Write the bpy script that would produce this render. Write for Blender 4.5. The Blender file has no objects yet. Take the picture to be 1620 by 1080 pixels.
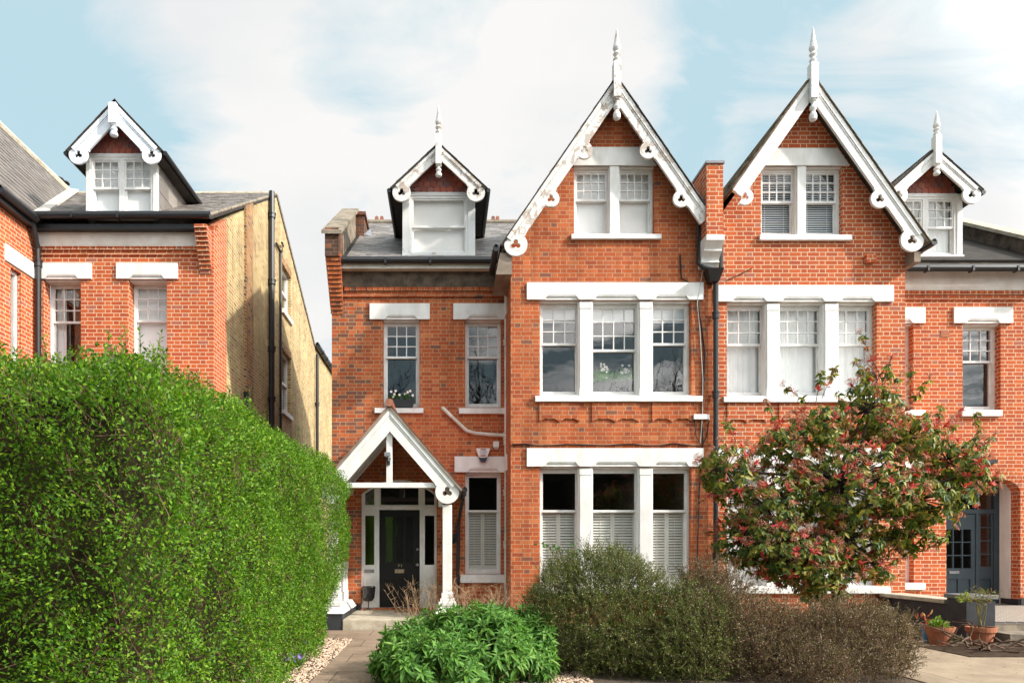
import bpy, bmesh, math, random
import numpy as np
from mathutils import Vector, Matrix
from mathutils.geometry import tessellate_polygon
random.seed(7)
SC = bpy.context.scene
COL = SC.collection
# ---------------------------------------------------------------- measuring helpers
CAMD, FPX, VX, VY, EH = 14.0, 1176.0, 704.0, 868.0, 1.45   # camera distance, focal (px), vanishing point, eye height
def S(y): return FPX / (CAMD + y)
def PX(px, y): return (px - VX) / S(y)
def PZ(py, y): return EH + (VY - py) / S(y)

# ---------------------------------------------------------------- object helpers
def origin_of(o):
    v = Vector((0, 0, 0))
    while o is not None:
        v = v + o.location
        o = o.parent
    return v
def thing(name, label, cat, loc=(0, 0, 0), group=None):
    o = bpy.data.objects.new(name, None)
    o.empty_display_size = 0.2
    COL.objects.link(o); o.location = loc
    o['label'] = label; o['category'] = cat
    if group: o['group'] = group
    return o
def tag(o, label=None, cat=None, group=None, kind=None):
    if label: o['label'] = label
    if cat: o['category'] = cat
    if group: o['group'] = group
    if kind: o['kind'] = kind
    return o

class MB:
    def __init__(self, tf=None):
        self.v = []; self.f = []; self.tf = tf
    def add(self, verts, faces):
        n = len(self.v)
        if self.tf: verts = [self.tf(*p) for p in verts]
        self.v.extend([tuple(p) for p in verts])
        self.f.extend([tuple(i + n for i in f) for f in faces])
        return self
    def box(self, x0, x1, y0, y1, z0, z1):
        if x0 > x1: x0, x1 = x1, x0
        if y0 > y1: y0, y1 = y1, y0
        if z0 > z1: z0, z1 = z1, z0
        return self.add([(x0,y0,z0),(x1,y0,z0),(x1,y1,z0),(x0,y1,z0),(x0,y0,z1),(x1,y0,z1),(x1,y1,z1),(x0,y1,z1)],
                        [(0,3,2,1),(4,5,6,7),(0,1,5,4),(1,2,6,5),(2,3,7,6),(3,0,4,7)])
    def plate(self, outer, holes, y0, y1):
        """polygon in x-z with holes, front at y0, back at y1"""
        loops = [[Vector((p[0], p[1], 0)) for p in outer]] + [[Vector((p[0], p[1], 0)) for p in h] for h in holes]
        flat = [p for l in loops for p in l]
        n = len(flat)
        tris = tessellate_polygon(loops)
        vs = [(p.x, y0, p.y) for p in flat] + [(p.x, y1, p.y) for p in flat]
        fs = []
        for t in tris:
            a = flat[t[0]]; b = flat[t[1]]; c = flat[t[2]]
            if abs((b.x-a.x)*(c.y-a.y)-(b.y-a.y)*(c.x-a.x)) < 1e-10: continue
            fs.append(tuple(t)); fs.append(tuple(i + n for i in reversed(t)))
        k = 0
        for l in loops:
            m = len(l)
            for i in range(m):
                j = (i + 1) % m
                fs.append((k+i, k+j, k+j+n, k+i+n))
            k += m
        return self.add(vs, fs)
    def tube(self, pts, r, n=8, caps=True):
        pts = [Vector(p) for p in pts]
        if not isinstance(r, (list, tuple)): r = [r] * len(pts)
        vs = []; fs = []
        up = Vector((0, 0, 1))
        for i, p in enumerate(pts):
            a = pts[max(i-1, 0)]; b = pts[min(i+1, len(pts)-1)]
            d = (b - a)
            if d.length < 1e-9: d = Vector((0, 0, 1))
            d.normalize()
            q = d.cross(up)
            if q.length < 0.05: q = d.cross(Vector((0, 1, 0)))
            q.normalize(); w = d.cross(q)
            for k in range(n):
                t = 2*math.pi*k/n
                vs.append(p + (q*math.cos(t) + w*math.sin(t)) * r[i])
        for i in range(len(pts)-1):
            for k in range(n):
                k2 = (k+1) % n
                fs.append((i*n+k, i*n+k2, (i+1)*n+k2, (i+1)*n+k))
        if caps:
            fs.append(tuple(range(n))); fs.append(tuple((len(pts)-1)*n + k for k in reversed(range(n))))
        return self.add(vs, fs)
    def lathe(self, prof, cx, cy, n=16, closed=True):
        vs = []; fs = []
        for r, z in prof:
            for k in range(n):
                t = 2*math.pi*k/n
                vs.append((cx + r*math.cos(t), cy + r*math.sin(t), z))
        m = len(prof)
        for i in range(m-1):
            for k in range(n):
                k2 = (k+1) % n
                fs.append((i*n+k, i*n+k2, (i+1)*n+k2, (i+1)*n+k))
        if closed:
            fs.append(tuple(range(n))); fs.append(tuple((m-1)*n + k for k in range(n)))
        return self.add(vs, fs)
    def slab(self, a, b, c, d, th):
        """quad a,b,c,d thickened by th against its normal"""
        a, b, c, d = map(Vector, (a, b, c, d))
        nrm = (b-a).cross(d-a).normalized() * th
        return self.add([a, b, c, d, a-nrm, b-nrm, c-nrm, d-nrm],
                        [(0,1,2,3),(7,6,5,4),(0,4,5,1),(1,5,6,2),(2,6,7,3),(3,7,4,0)])
    def build(self, name, mat, parent=None, smooth=False, recalc=True, bevel=0.0):
        me = bpy.data.meshes.new(name)
        o0 = origin_of(parent) if parent is not None else Vector((0, 0, 0))
        me.from_pydata([(p[0]-o0.x, p[1]-o0.y, p[2]-o0.z) for p in self.v], [], self.f)
        if recalc:
            bm = bmesh.new(); bm.from_mesh(me)
            bmesh.ops.recalc_face_normals(bm, faces=bm.faces)
            bm.to_mesh(me); bm.free()
        if smooth:
            me.polygons.foreach_set('use_smooth', [True]*len(me.polygons))
        me.materials.append(mat)
        o = bpy.data.objects.new(name, me)
        COL.objects.link(o)
        if parent is not None: o.parent = parent
        if bevel > 0:
            m = o.modifiers.new('bevel', 'BEVEL'); m.width = bevel; m.segments = 2; m.limit_method = 'ANGLE'; m.angle_limit = 0.7
        return o

def rect(x0, x1, z0, z1):
    return [(x0, z0), (x1, z0), (x1, z1), (x0, z1)]

# ---------------------------------------------------------------- materials
def new_mat(name):
    m = bpy.data.materials.new(name); m.use_nodes = True
    nt = m.node_tree
    b = nt.nodes['Principled BSDF']
    return m, nt, b
def N(nt, t, **kw):
    n = nt.nodes.new(t)
    for k, v in kw.items():
        setattr(n, k, v)
    return n
def math_n(nt, op, a, b=None, c=None):
    n = nt.nodes.new('ShaderNodeMath'); n.operation = op
    for i, x in enumerate((a, b, c)):
        if x is None: continue
        if isinstance(x, (int, float)): n.inputs[i].default_value = x
        else: nt.links.new(x, n.inputs[i])
    return n.outputs[0]
def rgb(c): return (c[0], c[1], c[2], 1.0)
def mix_c(nt, fac, a, b, mode='MIX'):
    n = nt.nodes.new('ShaderNodeMix'); n.data_type = 'RGBA'; n.blend_type = mode
    for sock, x in ((n.inputs[0], fac), (n.inputs[6], a), (n.inputs[7], b)):
        if isinstance(x, (int, float)): sock.default_value = x
        elif isinstance(x, (tuple, list)): sock.default_value = rgb(x)
        else: nt.links.new(x, sock)
    return n.outputs[2]
def ramp(nt, fac, stops, interp='LINEAR'):
    n = nt.nodes.new('ShaderNodeValToRGB'); n.color_ramp.interpolation = interp
    e = n.color_ramp.elements
    while len(e) < len(stops): e.new(0.5)
    for i, (p, c) in enumerate(stops):
        e[i].position = p; e[i].color = rgb(c) if not isinstance(c, (int, float)) else (c, c, c, 1)
    nt.links.new(fac, n.inputs[0])
    return n.outputs[0]
def noise(nt, vec, scale, detail=4, rough=0.55, dist=0.0):
    n = nt.nodes.new('ShaderNodeTexNoise'); n.inputs['Scale'].default_value = scale
    n.inputs['Detail'].default_value = detail; n.inputs['Roughness'].default_value = rough
    n.inputs['Distortion'].default_value = dist
    nt.links.new(vec, n.inputs['Vector'])
    return n.outputs['Fac']
def bump(nt, b, h, strength=0.3, dist=0.01):
    n = nt.nodes.new('ShaderNodeBump'); n.inputs['Strength'].default_value = strength
    n.inputs['Distance'].default_value = dist
    nt.links.new(h, n.inputs['Height']); nt.links.new(n.outputs[0], b.inputs['Normal'])
def objco(nt): return nt.nodes.new('ShaderNodeTexCoord').outputs['Object']

def plain(name, c1, c2=None, rough=0.6, scale=6.0, spec=0.3, metal=0.0, bmp=0.15, stretch=None):
    m, nt, b = new_mat(name)
    co = objco(nt)
    if stretch:
        mp = nt.nodes.new('ShaderNodeMapping'); mp.inputs['Scale'].default_value = stretch
        nt.links.new(co, mp.inputs[0]); co = mp.outputs[0]
    f = noise(nt, co, scale, 6, 0.6)
    if c2 is None: c2 = tuple(x*0.8 for x in c1)
    nt.links.new(ramp(nt, f, [(0.3, c2), (0.62, c1)]), b.inputs['Base Color'])
    b.inputs['Roughness'].default_value = rough
    b.inputs['Specular IOR Level'].default_value = spec
    b.inputs['Metallic'].default_value = metal
    if bmp: bump(nt, b, noise(nt, co, scale*6, 5), bmp, 0.01)
    return m

def brick(name, cols, mortar, dark=(0.06, 0.035, 0.03), dark_p=0.05, dark_region=0.5, mort=0.012, soot=0.25, bmp=0.5, dark_left=None):
    """Flemish bond brickwork on object coordinates"""
    PER, A, H = 0.345, 0.2275, 0.0785
    m, nt, b = new_mat(name)
    co = objco(nt)
    sx = nt.nodes.new('ShaderNodeSeparateXYZ'); nt.links.new(co, sx.inputs[0])
    wob = math_n(nt, 'MULTIPLY', math_n(nt, 'SUBTRACT', noise(nt, co, 9, 2), 0.5), 0.012)
    u = math_n(nt, 'ADD', math_n(nt, 'ADD', sx.outputs[0], sx.outputs[1]), 50.0)
    u = math_n(nt, 'ADD', u, wob)
    v = math_n(nt, 'ADD', math_n(nt, 'ADD', sx.outputs[2], 10.0), wob)
    vr = math_n(nt, 'DIVIDE', v, H)
    row = math_n(nt, 'FLOOR', vr); fv = math_n(nt, 'FRACT', vr)
    odd = math_n(nt, 'MODULO', row, 2.0)
    wn0 = nt.nodes.new('ShaderNodeTexWhiteNoise'); wn0.noise_dimensions = '1D'; nt.links.new(row, wn0.inputs['W'])
    jit = math_n(nt, 'MULTIPLY', wn0.outputs['Value'], 0.05)
    u2 = math_n(nt, 'ADD', math_n(nt, 'ADD', math_n(nt, 'DIVIDE', u, PER), math_n(nt, 'MULTIPLY', odd, 0.5)), jit)
    cell = math_n(nt, 'FLOOR', u2)
    fu = math_n(nt, 'MULTIPLY', math_n(nt, 'FRACT', u2), PER)
    isH = math_n(nt, 'GREATER_THAN', fu, A)
    d0 = math_n(nt, 'ABSOLUTE', math_n(nt, 'SUBTRACT', fu, A))
    d1 = math_n(nt, 'MINIMUM', fu, math_n(nt, 'SUBTRACT', PER, fu))
    mu = math_n(nt, 'MINIMUM', d0, d1)
    mv = math_n(nt, 'MULTIPLY', math_n(nt, 'MINIMUM', fv, math_n(nt, 'SUBTRACT', 1.0, fv)), H)
    dist = math_n(nt, 'MINIMUM', mu, mv)
    mr = nt.nodes.new('ShaderNodeMapRange'); mr.interpolation_type = 'SMOOTHSTEP'
    nt.links.new(dist, mr.inputs[0]); mr.inputs[1].default_value = mort*0.38; mr.inputs[2].default_value = mort*0.62
    mask = mr.outputs[0]                      # 1 = brick, 0 = mortar
    idv = nt.nodes.new('ShaderNodeCombineXYZ')
    nt.links.new(math_n(nt, 'ADD', math_n(nt, 'MULTIPLY', cell, 2.0), isH), idv.inputs[0]); nt.links.new(row, idv.inputs[1])
    wn = nt.nodes.new('ShaderNodeTexWhiteNoise'); wn.noise_dimensions = '2D'; nt.links.new(idv.outputs[0], wn.inputs['Vector'])
    n = len(cols)
    col = ramp(nt, wn.outputs['Value'], [(i/(n-1) if n > 1 else 0, c) for i, c in enumerate(cols)])
    sep = nt.nodes.new('ShaderNodeSeparateColor'); nt.links.new(wn.outputs['Color'], sep.inputs[0])
    big = noise(nt, co, 0.55, 3, 0.6)
    reg = math_n(nt, 'MULTIPLY', math_n(nt, 'MAXIMUM', math_n(nt, 'SUBTRACT', big, dark_region), 0.0), 2.2)
    pd = math_n(nt, 'ADD', dark_p, reg)
    if dark_left:                            # burnt bricks crowd towards one end of the wall
        e = math_n(nt, 'MINIMUM', math_n(nt, 'MAXIMUM', math_n(nt, 'DIVIDE', math_n(nt, 'SUBTRACT', dark_left[0], sx.outputs[0]), dark_left[1]), 0.0), 1.0)
        pd = math_n(nt, 'ADD', pd, math_n(nt, 'MULTIPLY', e, dark_left[2]))
    thr = math_n(nt, 'SUBTRACT', 1.0, pd)
    isd = math_n(nt, 'GREATER_THAN', sep.outputs[1], thr)
    dn = mix_c(nt, noise(nt, co, 40, 3), dark, tuple(min(1, x*2.6) for x in dark))
    col = mix_c(nt, math_n(nt, 'MULTIPLY', isd, 0.85), col, dn)
    grain = noise(nt, co, 60, 5, 0.7)
    col = mix_c(nt, 0.35, col, mix_c(nt, grain, (0, 0, 0), (1, 1, 1)), 'OVERLAY')
    mcol = mix_c(nt, noise(nt, co, 3.5, 4), tuple(x*0.72 for x in mortar), mortar)
    full = mix_c(nt, mask, mcol, col)
    st = ramp(nt, noise(nt, co, 1.3, 6, 0.65, 0.6), [(0.3, 1.0-soot), (0.62, 1.0)])
    full = mix_c(nt, 1.0, full, st, 'MULTIPLY')
    mpz = nt.nodes.new('ShaderNodeMapping'); mpz.inputs['Scale'].default_value = (2.6, 2.6, 0.28); nt.links.new(co, mpz.inputs[0])
    run = ramp(nt, noise(nt, mpz.outputs[0], 1.6, 6, 0.65), [(0.34, 1.0-soot*0.9), (0.52, 1.0), (0.75, 1.06)])   # rain-washed streaks
    full = mix_c(nt, 1.0, full, run, 'MULTIPLY')
    nt.links.new(full, b.inputs['Base Color'])
    b.inputs['Roughness'].default_value = 0.85; b.inputs['Specular IOR Level'].default_value = 0.2
    h = math_n(nt, 'ADD', mask, math_n(nt, 'MULTIPLY', grain, 0.35))
    bump(nt, b, h, bmp, 0.006)
    return m

def leafmat(name, stops, clump=None, rough=0.4, transl=0.35, clump_scale=1.6, spec=0.4):
    """leaves: one random tint each, drifting a little from clump to clump"""
    m, nt, b = new_mat(name)
    g = nt.nodes.new('ShaderNodeNewGeometry')
    co = objco(nt)
    f = math_n(nt, 'ADD', math_n(nt, 'MULTIPLY', g.outputs['Random Per Island'], 0.75),
               math_n(nt, 'MULTIPLY', noise(nt, co, clump_scale, 3), 0.25))
    c = ramp(nt, f, stops)
    nt.links.new(c, b.inputs['Base Color'])
    b.inputs['Roughness'].default_value = rough; b.inputs['Specular IOR Level'].default_value = spec
    t = nt.nodes.new('ShaderNodeBsdfTranslucent'); nt.links.new(mix_c(nt, 1.0, c, (1.25, 1.3, 0.7), 'MULTIPLY'), t.inputs[0])
    mx = nt.nodes.new('ShaderNodeMixShader'); mx.inputs[0].default_value = transl
    nt.links.new(b.outputs[0], mx.inputs[1]); nt.links.new(t.outputs[0], mx.inputs[2])
    nt.links.new(mx.outputs[0], nt.nodes['Material Output'].inputs[0])
    return m

def glass_mat(name, f0=0.08, tint=(0.9, 0.92, 0.92)):
    m, nt, b = new_mat(name)
    nt.nodes.remove(b)
    gl = nt.nodes.new('ShaderNodeBsdfGlossy'); gl.inputs['Roughness'].default_value = 0.01
    tr = nt.nodes.new('ShaderNodeBsdfTransparent'); tr.inputs[0].default_value = rgb(tint)
    gm = nt.nodes.new('ShaderNodeNewGeometry'); dt = nt.nodes.new('ShaderNodeVectorMath'); dt.operation = 'DOT_PRODUCT'
    nt.links.new(gm.outputs['Incoming'], dt.inputs[0]); nt.links.new(gm.outputs['Normal'], dt.inputs[1])
    cz = math_n(nt, 'ABSOLUTE', dt.outputs['Value'])          # Schlick reflectance, the same from either side of the pane
    fr = math_n(nt, 'ADD', math_n(nt, 'MULTIPLY', math_n(nt, 'POWER', math_n(nt, 'SUBTRACT', 1.0, cz), 5.0), 1.0-f0), f0)
    mx = nt.nodes.new('ShaderNodeMixShader')
    co = objco(nt)
    bn = nt.nodes.new('ShaderNodeBump'); bn.inputs['Strength'].default_value = 0.05; bn.inputs['Distance'].default_value = 0.02
    nt.links.new(noise(nt, co, 2.2, 2), bn.inputs['Height']); nt.links.new(bn.outputs[0], gl.inputs['Normal'])
    nt.links.new(fr, mx.inputs[0]); nt.links.new(tr.outputs[0], mx.inputs[1]); nt.links.new(gl.outputs[0], mx.inputs[2])
    nt.links.new(mx.outputs[0], nt.nodes['Material Output'].inputs[0])
    return m

def peeling(name, paint, wood, thr=0.58, scale=5.0):
    m, nt, b = new_mat(name)
    co = objco(nt)
    f = noise(nt, co, scale, 7, 0.68, 0.8)
    msk = ramp(nt, f, [(thr, (0, 0, 0)), (thr+0.03, (1, 1, 1))])
    w = mix_c(nt, noise(nt, co, 30, 4), wood, tuple(min(1, x*1.9) for x in wood))
    p = mix_c(nt, noise(nt, co, 2.5, 5), tuple(x*0.8 for x in paint), paint)
    nt.links.new(mix_c(nt, msk, p, w), b.inputs['Base Color'])
    b.inputs['Roughness'].default_value = 0.55
    bump(nt, b, math_n(nt, 'ADD', math_n(nt, 'MULTIPLY', f, -1.0), math_n(nt, 'MULTIPLY', noise(nt, co, 40, 4), 0.3)), 0.25, 0.01)
    return m

def slate_mat(name, stops, moss=(0.10, 0.10, 0.04), moss_amt=0.62):
    m, nt, b = new_mat(name)
    g = nt.nodes.new('ShaderNodeNewGeometry'); co = objco(nt)
    c = ramp(nt, g.outputs['Random Per Island'], stops)
    c = mix_c(nt, 0.5, c, mix_c(nt, noise(nt, co, 14, 6, 0.7), (0.1, 0.1, 0.1), (0.9, 0.9, 0.9)), 'OVERLAY')
    mm = ramp(nt, noise(nt, co, 2.3, 6, 0.7), [(moss_amt, (0, 0, 0)), (moss_amt+0.12, (1, 1, 1))])
    c = mix_c(nt, mix_c(nt, 0.5, mm, (0, 0, 0)), c, moss)
    nt.links.new(c, b.inputs['Base Color']); b.inputs['Roughness'].default_value = 0.62
    bump(nt, b, noise(nt, co, 45, 5), 0.3, 0.01)
    return m

M = {}
OR = [(0.50,0.116,0.036),(0.42,0.090,0.031),(0.55,0.148,0.050),(0.34,0.075,0.033),(0.58,0.185,0.068)]
M['brick_old'] = brick('weathered_orange_brick', OR, (0.58,0.37,0.22), dark=(0.11,0.05,0.035), dark_p=0.025, dark_region=0.62, mort=0.011, soot=0.30)
M['brick_old_mixed'] = brick('orange_brick_with_burnt_headers', OR, (0.56,0.36,0.21), dark=(0.10,0.05,0.036), dark_p=0.02, dark_region=0.68, mort=0.012, soot=0.22, dark_left=(-2.1, 1.3, 0.42))
M['brick_sooty'] = brick('soot_blackened_brick', [(0.22,0.075,0.035),(0.13,0.06,0.04),(0.30,0.10,0.045),(0.09,0.055,0.04)], (0.22,0.16,0.11), dark_p=0.25, dark_region=0.5, soot=0.5)
M['brick_new'] = brick('repointed_orange_brick', [(0.50,0.105,0.032),(0.41,0.078,0.028),(0.54,0.130,0.042),(0.37,0.078,0.038),(0.54,0.118,0.034)], (0.74,0.52,0.34), dark=(0.20,0.07,0.05), dark_p=0.03, dark_region=0.75, mort=0.015, soot=0.10)
M['brick_yellow'] = brick('yellow_stock_brick', [(0.45,0.335,0.135),(0.37,0.24,0.09),(0.52,0.405,0.18),(0.28,0.15,0.06),(0.48,0.345,0.125)], (0.70,0.60,0.40), dark=(0.26,0.15,0.07), dark_p=0.10, dark_region=0.56, mort=0.020, soot=0.32)
M['brick_strip'] = brick('brown_stock_brick', [(0.34,0.17,0.075),(0.27,0.12,0.05),(0.40,0.22,0.09)], (0.60,0.48,0.30), dark_p=0.15, dark_region=0.7)
M['white'] = plain('white_masonry_paint', (0.80,0.79,0.77), (0.66,0.64,0.60), 0.5, 2.5, 0.3, bmp=0.10, stretch=(2.0, 2.0, 0.8))
M['trim'] = plain('white_gloss_paint', (0.79,0.78,0.76), (0.65,0.63,0.60), 0.35, 5, 0.4, bmp=0.03)
M['cream'] = plain('cream_paint', (0.74,0.71,0.64), (0.58,0.54,0.46), 0.5, 3, 0.3)
M['peel'] = peeling('peeling_white_paint', (0.76,0.74,0.71), (0.31,0.26,0.22), 0.54, 4.6)
M['peel_little'] = peeling('aged_white_paint', (0.78,0.77,0.75), (0.30,0.25,0.21), 0.63, 5.5)
M['bluewhite'] = plain('cool_white_paint', (0.76,0.80,0.85), (0.68,0.72,0.78), 0.45, 4, 0.3, bmp=0.03)
M['black'] = plain('black_painted_iron', (0.018,0.018,0.02), (0.010,0.010,0.011), 0.4, 8, 0.5, bmp=0.05)
M['blackwall'] = plain('black_painted_render', (0.040,0.042,0.048), (0.022,0.023,0.027), 0.6, 6, 0.3)
M['door_black'] = plain('black_gloss_door_paint', (0.010,0.010,0.010), (0.007,0.007,0.007), 0.5, 3, 0.25, bmp=0.02)
M['door_blue'] = plain('blue_grey_door_paint', (0.036,0.056,0.070), (0.028,0.044,0.056), 0.4, 4, 0.4, bmp=0.03)
M['brass'] = plain('aged_brass', (0.55,0.45,0.33), (0.35,0.27,0.18), 0.35, 20, 0.5, metal=0.7, bmp=0.05)
M['steel'] = plain('grey_metal', (0.30,0.30,0.31), (0.20,0.20,0.21), 0.4, 12, 0.5, metal=0.5)
M['lead'] = plain('lead_flashing', (0.24,0.25,0.28), (0.17,0.18,0.20), 0.55, 7, 0.4)
M['mortar'] = plain('lime_mortar_fillet', (0.60,0.57,0.52), (0.42,0.39,0.34), 0.9, 6, 0.2, bmp=0.5)
M['stucco_dark'] = plain('dark_roughcast', (0.15,0.115,0.085), (0.045,0.036,0.030), 0.95, 5, 0.1, bmp=0.9)  # dark brown mottled to near black, for the middle band and far parapet
M['stucco'] = plain('pale_roughcast', (0.74,0.68,0.62), (0.62,0.53,0.46), 0.95, 3, 0.1, bmp=0.6)
M['stone'] = plain('weathered_coping_stone', (0.30,0.25,0.19), (0.12,0.10,0.08), 0.9, 5, 0.2, bmp=0.5)
M['stone_pale'] = plain('pale_coping_stone', (0.52,0.46,0.36), (0.34,0.29,0.22), 0.9, 5, 0.2, bmp=0.4)
M['slate'] = slate_mat('grey_slate', [(0,(0.14,0.13,0.122)),(0.5,(0.21,0.192,0.182)),(0.85,(0.29,0.265,0.247)),(1,(0.155,0.135,0.115))], moss_amt=0.68)
M['slate_brown'] = slate_mat('brown_grey_slate', [(0,(0.13,0.113,0.10)),(0.5,(0.19,0.165,0.148)),(0.85,(0.25,0.22,0.195)),(1,(0.15,0.12,0.10))], moss_amt=0.7)
M['slate_dark'] = slate_mat('weathered_brown_slate', [(0,(0.115,0.10,0.09)),(0.5,(0.155,0.135,0.12)),(0.85,(0.19,0.165,0.15)),(1,(0.13,0.105,0.085))], moss_amt=0.7)
M['tile_dark'] = slate_mat('dark_brown_roof_tile', [(0,(0.075,0.057,0.045)),(0.5,(0.11,0.085,0.065)),(0.9,(0.155,0.12,0.09)),(1,(0.19,0.14,0.09))], moss_amt=0.55)
M['tile_mossy'] = slate_mat('mossy_brown_tile', [(0,(0.17,0.135,0.09)),(0.5,(0.24,0.19,0.125)),(0.9,(0.32,0.26,0.17)),(1,(0.28,0.19,0.11))], moss=(0.16,0.15,0.06), moss_amt=0.5)
M['tile_hung'] = slate_mat('red_hung_tile', [(0,(0.26,0.075,0.055)),(0.35,(0.48,0.11,0.055)),(0.6,(0.20,0.10,0.095)),(0.8,(0.56,0.15,0.07)),(1,(0.34,0.09,0.075))], moss=(0.05,0.03,0.03))
M['terracotta'] = plain('terracotta', (0.42,0.16,0.085), (0.30,0.11,0.06), 0.8, 7, 0.2, bmp=0.2)
M['ridge'] = plain('red_ridge_tile', (0.36,0.15,0.09), (0.20,0.09,0.06), 0.85, 7, 0.2, bmp=0.3)
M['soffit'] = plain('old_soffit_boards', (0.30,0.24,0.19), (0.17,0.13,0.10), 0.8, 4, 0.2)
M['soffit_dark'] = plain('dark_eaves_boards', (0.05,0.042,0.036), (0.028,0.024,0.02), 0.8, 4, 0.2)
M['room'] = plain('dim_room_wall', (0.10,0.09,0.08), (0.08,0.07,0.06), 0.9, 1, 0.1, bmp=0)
M['curtain'] = plain('white_voile', (0.88,0.88,0.87), (0.82,0.82,0.81), 0.9, 2, 0.1, bmp=0)
M['curtain_cream'] = plain('cream_blind', (0.86,0.82,0.78), (0.80,0.76,0.72), 0.9, 2, 0.1, bmp=0)
M['blind'] = plain('pale_blind', (0.84,0.84,0.83), (0.78,0.78,0.78), 0.6, 2, 0.2, bmp=0)
M['shutter'] = plain('off_white_shutter', (0.82,0.80,0.73), (0.76,0.73,0.66), 0.5, 4, 0.3, bmp=0)
M['plastic'] = plain('white_plastic', (0.80,0.79,0.77), (0.74,0.73,0.71), 0.35, 4, 0.4, bmp=0)
M['plastic_grey'] = plain('silver_label', (0.60,0.60,0.66), (0.50,0.50,0.56), 0.4, 9, 0.4, bmp=0)
M['plastic_red'] = plain('faded_red_print', (0.45,0.22,0.18), (0.38,0.18,0.15), 0.5, 9, 0.3, bmp=0)
M['plastic_navy'] = plain('navy_plastic', (0.015,0.018,0.05), (0.010,0.012,0.035), 0.3, 9, 0.5, bmp=0)
M['pvc'] = plain('painted_downpipe', (0.72,0.69,0.63), (0.50,0.46,0.39), 0.45, 4, 0.35, bmp=0.06)
M['cable'] = plain('black_cable', (0.02,0.018,0.016), None, 0.6, 8, 0.3, bmp=0)
M['cable_white'] = plain('white_cable', (0.6,0.58,0.54), None, 0.6, 8, 0.3, bmp=0)
M['planter_dark'] = plain('dark_grey_planter', (0.035,0.037,0.042), (0.026,0.027,0.03), 0.5, 8, 0.4, bmp=0)
M['soil'] = plain('soil', (0.07,0.045,0.03), (0.03,0.02,0.014), 0.95, 12, 0.1, bmp=0.8)
M['bark'] = plain('grey_brown_bark', (0.075,0.055,0.042), (0.03,0.022,0.018), 0.9, 14, 0.15, bmp=0.6)
M['bark_dark'] = plain('dark_winter_bark', (0.035,0.03,0.027), (0.02,0.017,0.015), 0.9, 14, 0.1, bmp=0)
M['twig_tan'] = plain('dead_tan_stem', (0.46,0.31,0.19), (0.30,0.19,0.11), 0.8, 14, 0.15, bmp=0)
M['twig_brown'] = plain('brown_twig', (0.17,0.10,0.065), (0.09,0.055,0.035), 0.85, 14, 0.15, bmp=0)
M['petal'] = plain('white_petal', (0.85,0.80,0.76), (0.80,0.66,0.60), 0.6, 20, 0.2, bmp=0)
M['petal_purple'] = plain('purple_petal', (0.32,0.22,0.55), (0.24,0.14,0.45), 0.6, 20, 0.2, bmp=0)
M['blue'] = plain('blue_glaze', (0.06,0.22,0.42), (0.04,0.15,0.32), 0.3, 8, 0.5, bmp=0)
M['green_plastic'] = plain('green_plastic', (0.02,0.32,0.13), (0.015,0.24,0.10), 0.4, 8, 0.4, bmp=0)
M['glass'] = glass_mat('window_glass', 0.12, (0.95,0.96,0.96))
M['glass_soft'] = glass_mat('bright_window_glass', 0.05, (0.97,0.98,0.98))
M['leaf_small'] = leafmat('potted_leaf', [(0,(0.03,0.09,0.015)),(0.6,(0.06,0.16,0.025)),(1,(0.12,0.22,0.04))])
# ---------------------------------------------------------------- builders shared by the houses
def grid_holes(x0, x1, z0, z1, cols, rows, bar):
    w = (x1 - x0 - bar*(cols-1)) / cols; h = (z1 - z0 - bar*(rows-1)) / rows
    return [rect(x0+i*(w+bar), x0+i*(w+bar)+w, z0+j*(h+bar), z0+j*(h+bar)+h) for i in range(cols) for j in range(rows)]

def wavy(mb, x0, x1, z0, z1, y, amp=0.03, waves=5, seed=0, gather=0.0):
    rr = random.Random(seed); n = 60
    ph = rr.random()*6; vs = []; fs = []
    for j in range(6):
        t = j/5.0
        for i in range(n+1):
            u = i/n
            x = x0 + (x1-x0)*u
            x = x + gather*(t-0.0)*(0.5-u)*(x1-x0)
            yy = y + amp*math.sin(u*waves*6.283+ph+0.6*math.sin(u*9+ph)) * (0.6+0.4*t) + amp*0.4*math.sin(u*waves*17+ph*2)
            vs.append((x, yy, z1+(z0-z1)*t))
    for j in range(5):
        for i in range(n):
            a = j*(n+1)+i
            fs.append((a, a+1, a+n+2, a+n+1))
    mb.add(vs, fs)

def slats(mb, x0, x1, z0, z1, y, pitch, tilt=0.02, th=0.006):
    n = int((z1-z0)/pitch)
    for i in range(n):
        z = z0 + (i+0.5)*(z1-z0)/n
        h = pitch*0.35
        mb.add([(x0, y-tilt, z-h), (x1, y-tilt, z-h), (x1, y+tilt, z+h), (x0, y+tilt, z+h),
                (x0, y-tilt, z-h-th), (x1, y-tilt, z-h-th), (x1, y+tilt, z+h-th), (x0, y+tilt, z+h-th)],
               [(0,1,2,3),(7,6,5,4),(0,4,5,1),(2,6,7,3),(0,3,7,4),(1,5,6,2)])

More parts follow.
